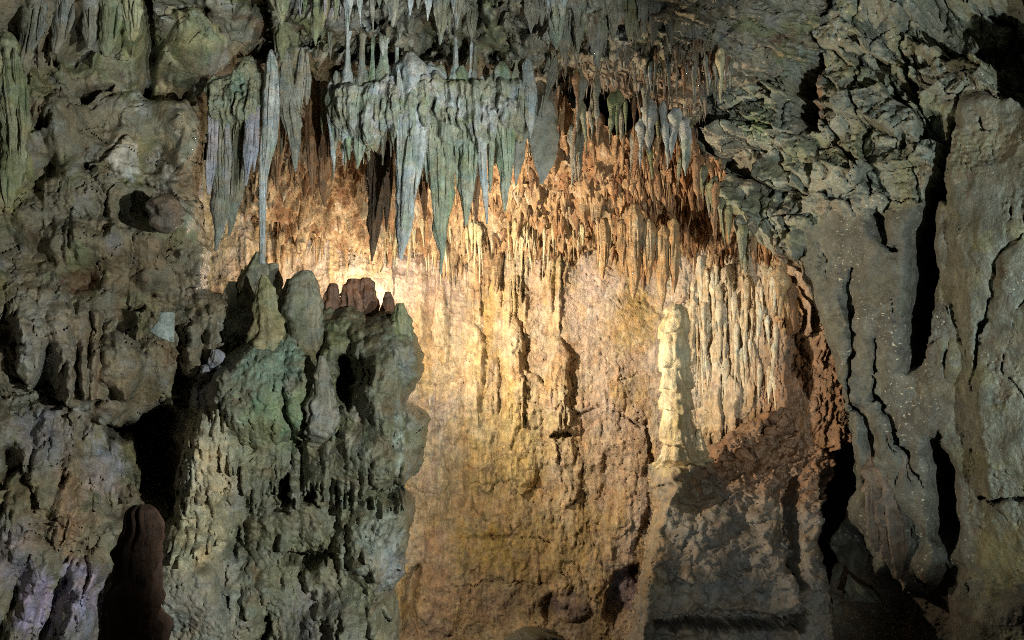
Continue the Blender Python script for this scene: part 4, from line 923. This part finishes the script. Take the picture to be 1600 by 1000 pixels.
# ------------------------------------------------------------------ brush of thin drips at the right end, dim drips above the alcove, straws and cones of the alcove
rr = random.Random(77)
def thin(cx, a, L, w, Y, cols, label, group, seed):
    k = rr.uniform(-.1, .1) * L
    return dripstone('stalactite', [[(cx, a - 10, w * 1.7), (cx, a + L * .08, w * 1.1), (cx + k * .4, a + L * .35, w * rr.uniform(.6, .95)), (cx + k * .6, a + L * .55, w * rr.uniform(.5, .8)), (cx + k, a + L * .8, w * .32), (cx + k, a + L, 1.0)]], Y, cols, label, group=group, seed=seed, segs=10, flute=.25, lump=.6, rstep=3.2, fine=0)
for i in range(34):
    cx = (1004, 1022, 1041, 1066, 1078, 1102, 1118, 1131)[i % 8] + rr.gauss(0, 5)
    cc = (GRY, BLUE, BRN)[rr.choice([0, 0, 1, 2])]
    thin(cx, rr.uniform(85, 118), rr.uniform(22, 56), rr.uniform(3.5, 7), 9.15 + rr.uniform(-.1, .25), cc, f'thin {hue_word(cc)} drip in the brush of stalactites ' + ('next to the dark gap' if cx < 1060 else 'next to the right wall strata'), 'brush of drips beside the right wall', 400 + i)
thin(1127, 95, 66, 12, 9.0, CRM, 'cream yellow stalactite hanging in front of the right wall strata', None, 450)
for i in range(26):
    cx = (897, 905, 931, 962, 988, 1018, 1060)[i % 7] + rr.gauss(0, 7); a = rr.uniform(130, 225)
    cc = (GRY, OLV, GRY, BRN)[rr.randint(0, 3)]; ww = rr.uniform(5, 13)
    thin(cx, a, rr.uniform(28, 80), ww, 9.35 + (a - 120) / 95 * .9, cc, f'{size_word(ww)} dim {hue_word(cc)} drip above the lit alcove ' + ('in the dark gap' if cx < 960 else 'below the brush of thin drips'), 'dim drips above the alcove', 500 + i)
for (cx, a, L, w) in [(1015, 180, 62, 20), (1037, 178, 86, 13), (1054, 190, 60, 14), (1072, 205, 70, 16), (1002, 205, 60, 12), (905, 130, 110, 14)]:
    thin(cx, a, L, w, 9.7, BLUE if cx > 910 else OLV, ('pale blue green stalactite at the top edge of the alcove' if cx > 910 else 'olive stalactite hanging alone in the dark gap past the curtain'), 'pale drips at the alcove edge', 560 + cx)
for (cx, a, b, w, lab) in [(990, 330, 468, 25, 'largest amber cone stalactite at the back of the alcove'), (1013, 350, 444, 19, 'amber cone stalactite beside the largest cone'), (1035, 360, 484, 17, 'slender amber stalactite above the tall stalagmite'),
                           (1053, 350, 458, 18, 'amber cone stalactite directly over the tall stalagmite'), (942, 350, 436, 17, 'ribbed amber stalactite hanging before a tan wall patch'), (972, 350, 420, 13, 'short amber stalactite between the ribbed one and the largest cone')]:
    dripstone('stalactite', [[(cx, a, w), (cx, a + (b - a) * .5, w), (cx, a + (b - a) * .8, w * .6), (cx, b, 2)], [(cx - w * .4, a, w * .4), (cx - w * .45, b - 25, 2)]], 10.9, AMB, lab, group='amber cones of the alcove', seed=cx, segs=24, flute=.34, lump=.35, strands=2.5)
acP = ac.points()
def on_alcove(px_, py_):
    j = int(np.argmin(abs(ac.ys - py_))); i = int(np.argmin(abs(ac.xs - px_))); return acP[j, i], ac.mask[j, i]
cnt = 0; tries = 0
while cnt < 62 and tries < 2000:
    tries += 1
    cx = rr.uniform(400, 1190); cy = rr.uniform(215, 395)
    if pn(np.array([cx / 30.0]), np.array([cy / 30.0]), 55)[0] < .05: continue
    p, ok = on_alcove(cx, cy)
    if not ok: continue
    Yd = p[1]; d = p - CAM
    c_, s_ = math.cos(PITCH), math.sin(PITCH)
    fw = d[1] * c_ + d[2] * s_; upv = -d[1] * s_ + d[2] * c_
    qx = 800 + F * d[0] / fw; qy = 500 - F * upv / fw
    cc = AMB if rr.random() < .8 else BRN; ww = rr.uniform(4, 11)
    zone = 'behind the slim pale blue column' if cx < 520 else 'behind the pale shelf' if cx < 690 else 'behind the narrow bluish stalactite' if cx < 830 else 'below the dark gap' if cx < 960 else 'over the amber cones' if cx < 1070 else 'beside the right wall'
    thin(qx, qy, rr.uniform(14, 48), ww, Yd, cc, f'{size_word(ww)} small {hue_word(cc)} stalactite of the crusted alcove ceiling {zone}', 'small stalactites of the alcove ceiling', 700 + cnt); cnt += 1
for i in range(60):
    cx = (612, 640, 668, 696, 735, 748, 800, 812, 834, 868, 905, 948)[i % 12] + rr.gauss(0, 7)
    thin(cx, 362 + rr.uniform(-6, 10), rr.uniform(10, 80) * (1 if cx < 900 else .6), rr.uniform(2.5, 7), 11.55 + rr.uniform(-.2, .1), CRM, 'cream straw stalactite of the alcove wall fringe ' + ('behind the long curtain tips' if cx < 720 else 'over the three wall columns' if cx < 890 else 'beside the amber cones'), 'straw fringe along the alcove wall', 900 + i)

for i in range(30):
    t = rr.random(); qx = float(np.interp(t, [0, .25, .6, .85, 1], [1072, 1104, 1170, 1228, 1256])); qy = float(np.interp(t, [0, .25, .6, .85, 1], [205, 285, 365, 425, 480]))
    cc = (BRN, GRY, OLV, AMB)[rr.choice([0, 0, 1, 2, 3])]; ww = rr.uniform(6, 15)
    thin(qx + rr.uniform(-14, 4), qy + rr.uniform(-10, 14), rr.uniform(20, 62), ww, 10.15 - .5 * t + rr.uniform(-.1, .2), cc, f'{size_word(ww)} {hue_word(cc)} drip along the right rim of the alcove arch', 'drips along the alcove rim', 1700 + i)
for i in range(52):
    qx = rr.uniform(1076, 1222); qy = rr.uniform(405, 585) + max(0, qx - 1160) * .5
    j_, i_ = int(np.argmin(abs(bw.ys - qy))), int(np.argmin(abs(bw.xs - qx))); L = rr.uniform(30, 120) if qx < 1170 else rr.uniform(24, 70)
    ww = rr.uniform(4, 10); band = 'upper' if qy < 480 else 'lower'
    thin(qx, qy, min(L, 700 - qy), ww, float(bw.D[j_, i_] - bw.H[j_, i_]) - .02, ((.62, .54, .40), (.72, .66, .53), (.54, .45, .30)), f'{size_word(ww)} cream strand of the {band} drapery beside the tall stalagmite', 'strands of the cream drapery', 2100 + i)
# crust of countless tiny drips
def mini_drips(name, pts, L, R, cols, label, cat, mat):
    n = len(pts); k = 5; rs = np.random.default_rng(n)
    th = np.linspace(0, 2 * np.pi, k, endpoint=False); 
    prof = [(0, 1.0), (.35, .8), (.75, .42), (1.0, .05)]
    V = np.zeros((n, 4, k, 3)); lean = rs.normal(0, .12, (n, 2))
    for j, (t, rr_) in enumerate(prof):
        jit = 1 + .3 * rs.normal(size=(n, k))
        V[:, j, :, 0] = pts[:, 0:1] + lean[:, 0:1] * L[:, None] * t + R[:, None] * rr_ * jit * np.cos(th)
        V[:, j, :, 1] = pts[:, 1:2] + lean[:, 1:2] * L[:, None] * t + R[:, None] * rr_ * jit * np.sin(th)
        V[:, j, :, 2] = (pts[:, 2] + .03 - L * t)[:, None]
    idx = np.arange(n * 4 * k).reshape(n, 4, k); nx = np.roll(idx, -1, 2)
    Q = np.stack([idx[:, :-1], idx[:, 1:], nx[:, 1:], nx[:, :-1]], -1).reshape(-1, 4)
    ci = rs.random((n, 1)); C = np.array(cols[0]) * ci + np.array(cols[1]) * (1 - ci)
    C = np.repeat(C, 4 * k, 0)
    return link(name, make_mesh(name, V.reshape(-1, 3), Q, C), mat, label=label, cat=cat, kind='stuff')
rs = np.random.default_rng(5)
clus = fbm(ac.X, ac.Y, 38, 3, 71)
okj, oki = np.nonzero(ac.mask & (ac.Y > 195) & (ac.X > 380) & (ac.X < 1200) & (clus > .05))
sel = rs.choice(len(okj), 1500, replace=False); P_ = acP[okj[sel], oki[sel]]
mini_drips('drip_crust', P_, rs.uniform(.03, .26, 1500) * rs.random(1500), .006 + .036 * rs.random(1500) ** 2.2, ((.52, .38, .22), (.24, .13, .06)), 'crust of countless tiny amber drips on the alcove ceiling', 'drip crust', M_WARMWALL)
okj, oki = np.nonzero(ac.mask & (ac.Y > 205) & (ac.X > 960) & (ac.Y > 205 + np.clip(ac.X - 1060, 0, 300) * .75))
sel = rs.choice(len(okj), 1000, replace=False); P_ = acP[okj[sel], oki[sel]]
mini_drips('rim_drips', P_, rs.uniform(.06, .42, 1000) * rs.random(1000) ** .7, .008 + .045 * rs.random(1000) ** 2, ((.40, .25, .13), (.18, .085, .04)), 'rust brown mass of tiny jagged drips along the alcove arch', 'drip crust', M_WARMWALL)
cgP = cg.points(); okj, oki = np.nonzero(cg.mask & (cg.Y > 60) & (cg.X > 860) & (cg.X < 1130))
sel = rs.choice(len(okj), 260, replace=False); P_ = cgP[okj[sel], oki[sel]]
mini_drips('drip_fringe', P_, rs.uniform(.06, .24, 260), rs.uniform(.008, .022, 260), ((.26, .25, .21), (.15, .09, .055)), 'fringe of countless tiny grey drips above the dark gap', 'drip fringe', M_DRIP)

# ------------------------------------------------------------------ stalagmites
def mite(paths, Y, cols, label, **kw):
    sk = .12 if 8.95 < Y < 9.6 else 1.0
    if Y > 5: paths = [[q + (0,) for q in p_[:-1]] + [(p_[-1][0], p_[-1][1] - 12, p_[-1][2] * 1.05, 6), (p_[-1][0], p_[-1][1] + 6, p_[-1][2] * (1.0 + .35 * sk), 50 * sk), (p_[-1][0], p_[-1][1] + 22, p_[-1][2] * (.9 + .6 * sk), 150 * sk)] for p_ in paths]
    d = dict(round_top=False, flute=.2, lump=.42, segs=44, rstep=1.8, flat=.9, kf=1.8, mat=M_FLOW); d.update(kw)
    return dripstone('stalagmite', paths, Y, cols, label, **d)
tall = [[(1055, 476, 12), (1055, 480, 26), (1055, 487, 36), (1054, 500, 42), (1054, 540, 46), (1056, 600, 48), (1058, 650, 51), (1060, 690, 52), (1061, 712, 54), (1062, 730, 60)]]
mite(tall, 10.3, ((.50, .42, .27), (.60, .53, .38), (.40, .34, .18)), 'tall tiered cream stalagmite on the sloping boulder', tier=.27, seed=3, segs=72, rstep=1.2, flute=.05, lump=.12, kf=2.2, fine=.03)
mite([[(1092, 670, 6), (1093, 690, 16), (1094, 716, 26)]], 10.2, CRM, 'small cream stalagmite at the foot of the tall one', seed=4)
DG = ((.16, .155, .115), (.21, .205, .16), (.13, .135, .08)); RB = ((.14, .07, .042), (.19, .10, .06), (.10, .055, .036)); YL = ((.22, .20, .10), (.28, .26, .16), (.18, .18, .08))
mite([[(405, 394, 8), (402, 415, 34), (398, 450, 50), (396, 520, 60)], [(428, 412, 14), (430, 440, 24), (430, 500, 34)], [(362, 440, 12), (362, 470, 28), (364, 530, 36)]], 9.0, DG, 'dark knobbly stalagmite under the slim pale blue column', seed=5)
mite([[(413, 430, 10), (415, 455, 30), (418, 500, 44), (420, 560, 56)]], 8.5, YL, 'yellowish stalagmite behind the green algae dome', seed=6)
mite([[(478, 423, 14), (477, 428, 28), (474, 442, 44), (472, 470, 56), (475, 510, 58), (480, 560, 42)]], 8.55, DG, 'smooth almond shaped grey stalagmite on the mound', seed=7, lump=.2)
mite([[(455, 436, 12), (449, 465, 30), (452, 550, 36)]], 8.75, DG, 'narrow grey stalagmite leaning on the almond shaped one', seed=8)
mite([[(520, 443, 10), (520, 448, 20), (519, 460, 28), (518, 500, 36)]], 9.1, RB, 'small reddish stalagmite beside the almond shaped one', seed=9)
mite([[(553, 436, 16), (553, 441, 28), (552, 452, 38), (553, 500, 46)], [(573, 434, 12), (573, 439, 22), (573, 455, 30), (574, 500, 32)]], 9.15, RB, 'reddish twin topped stalagmite in front of the brightest lamp spot', seed=10)
mite([[(606, 456, 7), (606, 470, 16), (606, 500, 24)]], 9.05, RB, 'tiny reddish stalagmite at the mound rim', seed=11)
mite([[(626, 474, 10), (626, 495, 28), (628, 550, 40)]], 8.6, OLV, 'mossy rounded stalagmite at the rim of the mound', seed=12)
mite([[(504, 556, 8), (505, 590, 30), (505, 640, 44), (504, 690, 50)]], 8.15, GRY, 'pointed grey stalagmite on the face of the mound', seed=13)
mite([[(337, 546, 10), (338, 553, 20), (335, 566, 24), (332, 580, 28)], [(322, 572, 10), (320, 580, 16), (320, 592, 20)]], 8.45, LIL, 'small lilac knob on the shoulder of the green dome', seed=14, lump=.6)
mite([[(222, 789, 20), (222, 793, 40), (222, 802, 54), (220, 826, 66), (213, 880, 74), (208, 940, 80), (205, 1010, 86), (203, 1400, 100)]], 3.4, ((.13, .075, .052), (.17, .10, .075), (.09, .055, .04)), 'dark red brown stalagmite standing alone in front of the left wall', seed=15, segs=64, lump=.34, flute=.3, fine=.1, kf=1.5)

# ------------------------------------------------------------------ loose stones, ribs, chips
def prism(name, poly, Y, thick, cols, label, cat, mat=M_ROCK, tilt=(0, 0)):
    n = len(poly); p = np.array(poly, float); c = p.mean(0)
    A = unproj(p[:, 0], p[:, 1], Y + tilt[0] * (p[:, 0] - c[0]) + tilt[1] * (p[:, 1] - c[1])); B = A + np.array([.02, thick, 0])
    ins = c + (p - c) * .9; A2 = unproj(ins[:, 0], ins[:, 1], Y - .012 + tilt[0] * (ins[:, 0] - c[0]) + tilt[1] * (ins[:, 1] - c[1]))
    ctr = A2.mean(0, keepdims=True); V = np.concatenate([A, B, A2, ctr]); Fs = []
    for i in range(n):
        j = (i + 1) % n
        Fs += [(i, n + i, n + j), (i, n + j, j), (2 * n + i, i, j), (2 * n + i, j, 2 * n + j), (3 * n, 2 * n + i, 2 * n + j)]
    C = np.tile(np.array(cols), (len(V), 1))
    return link(name, make_mesh(name, V, np.array(Fs), C, smooth=False, tris=True), mat, None, label, cat)
prism('stone_chip', [(252, 486), (266, 488), (265, 534), (258, 531), (247, 527), (233, 518), (246, 503)], 8.02, (.05), (.33, .35, .31), 'white torn edged stone chip against the brown left wall', 'stone chip', tilt=(.001, 0))
RIB = ((.11, .085, .065), (.145, .115, .09), (.08, .055, .04))
for i, (p, yy, lab) in enumerate([
                                 ([[(1376, 700, 50, 60), (1384, 760, 70, 20), (1392, 810, 54, 0), (1398, 850, 42, 0), (1401, 882, 30, 0), (1402, 904, 14, 0)], [(1424, 770, 30, 10), (1426, 830, 26, 0), (1422, 872, 8, 0)], [(1362, 770, 24, 10), (1364, 830, 18, 0), (1370, 862, 6, 0)]], 8.85, 'reddish rock spur hanging into the black cleft')]):
    dripstone('rock_rib', p, yy, RIB, lab, 'rock rib', seed=800 + i, flute=.34, lump=.32, segs=44, rstep=1.6, kf=1.2, fine=.04, flat=.6, mat=M_ROCK)
RUB = ((.20, .12, .075), (.26, .165, .105), (.14, .08, .05))
for i in range(26):
    t = rr.random(); qx = 1085 + 215 * t + rr.uniform(-8, 8); qy = 722 - 118 * t + rr.uniform(-6, 60) * (1 - .5 * t); w = rr.uniform(9, 26)
    yb = float(bs.D[np.argmin(abs(bs.ys - qy)), np.argmin(abs(bs.xs - qx))] - bs.H[np.argmin(abs(bs.ys - qy)), np.argmin(abs(bs.xs - qx))] * .95)
    dripstone('stone', [[(qx, qy - w * .45, w * .3), (qx - w * .05, qy - w * .3, w * .75), (qx, qy, w), (qx + w * .08, qy + w * .3, w * .8), (qx, qy + w * .48, w * .3)]], yb, RUB, ('large' if w > 18 else 'small') + ' brown rubble stone on the slope beside the tall stalagmite', 'stone', 'rubble stones on the slope', seed=1900 + i, round_top=False, flute=.3, lump=.7, segs=18, rstep=max(1.4, w / 12), kf=.9, mat=M_ROCK)
dripstone('stone', [[(1325, 903, 8), (1335, 918, 34), (1345, 936, 60)]], 9.2, ((.09, .09, .065), (.11, .11, .08), (.07, .07, .05)), 'pale wedge stone lying in the black cleft', 'stone', seed=820, flute=.3, lump=.5, mat=M_ROCK)
dripstone('mossy_boulder', [[(835, 984, 30), (835, 988, 66), (836, 996, 90), (838, 1030, 110), (838, 1060, 120)]], 9.6, ((.035, .036, .018), (.045, .045, .022), (.03, .03, .018)), 'dark mossy boulder top at the foot of the tan wall', 'boulder', seed=821, round_top=False, flute=.15, lump=.5, segs=48, kf=1, mat=M_ROCK)

# ------------------------------------------------------------------ floor and the dark shell that closes the cave
def grid_plane(name, o, u, v, nu, nv, amp, nrm, col, **kw):
    a, b = np.meshgrid(np.linspace(0, 1, nu), np.linspace(0, 1, nv))
    P = np.array(o) + a[..., None] * np.array(u) + b[..., None] * np.array(v)
    h = amp * fbm3(P, 1.3, 5, 3)
    P = P + h[..., None] * np.array(nrm); idx = np.arange(nu * nv).reshape(nv, nu)
    Q = np.stack([idx[:-1, :-1], idx[:-1, 1:], idx[1:, 1:], idx[1:, :-1]], -1).reshape(-1, 4)
    C = np.tile(np.array(col), (nu * nv, 1)) * (1 + .3 * fbm3(P.reshape(-1, 3), .7, 3, 5)[:, None])
    return link(name, make_mesh(name, P.reshape(-1, 3), Q, C), M_ROCK, **kw)
grid_plane('cave_floor', (-11, -3, -1.5), (22, 0, 0), (0, 21, 0), 200, 200, .16, (0, 0, 1), (.03, .026, .022), kind='structure', label='dark uneven cave floor', cat='cave floor')
grid_plane('cave_wall', (-11, 17.0, -3), (22, 0, 0), (0, 0, 11), 120, 60, .4, (0, -1, 0), (.016, .013, .010), kind='structure', label='dark rock behind the alcove and the clefts', cat='cave wall')  # near-black colour stands in for the unlit depth behind the clefts
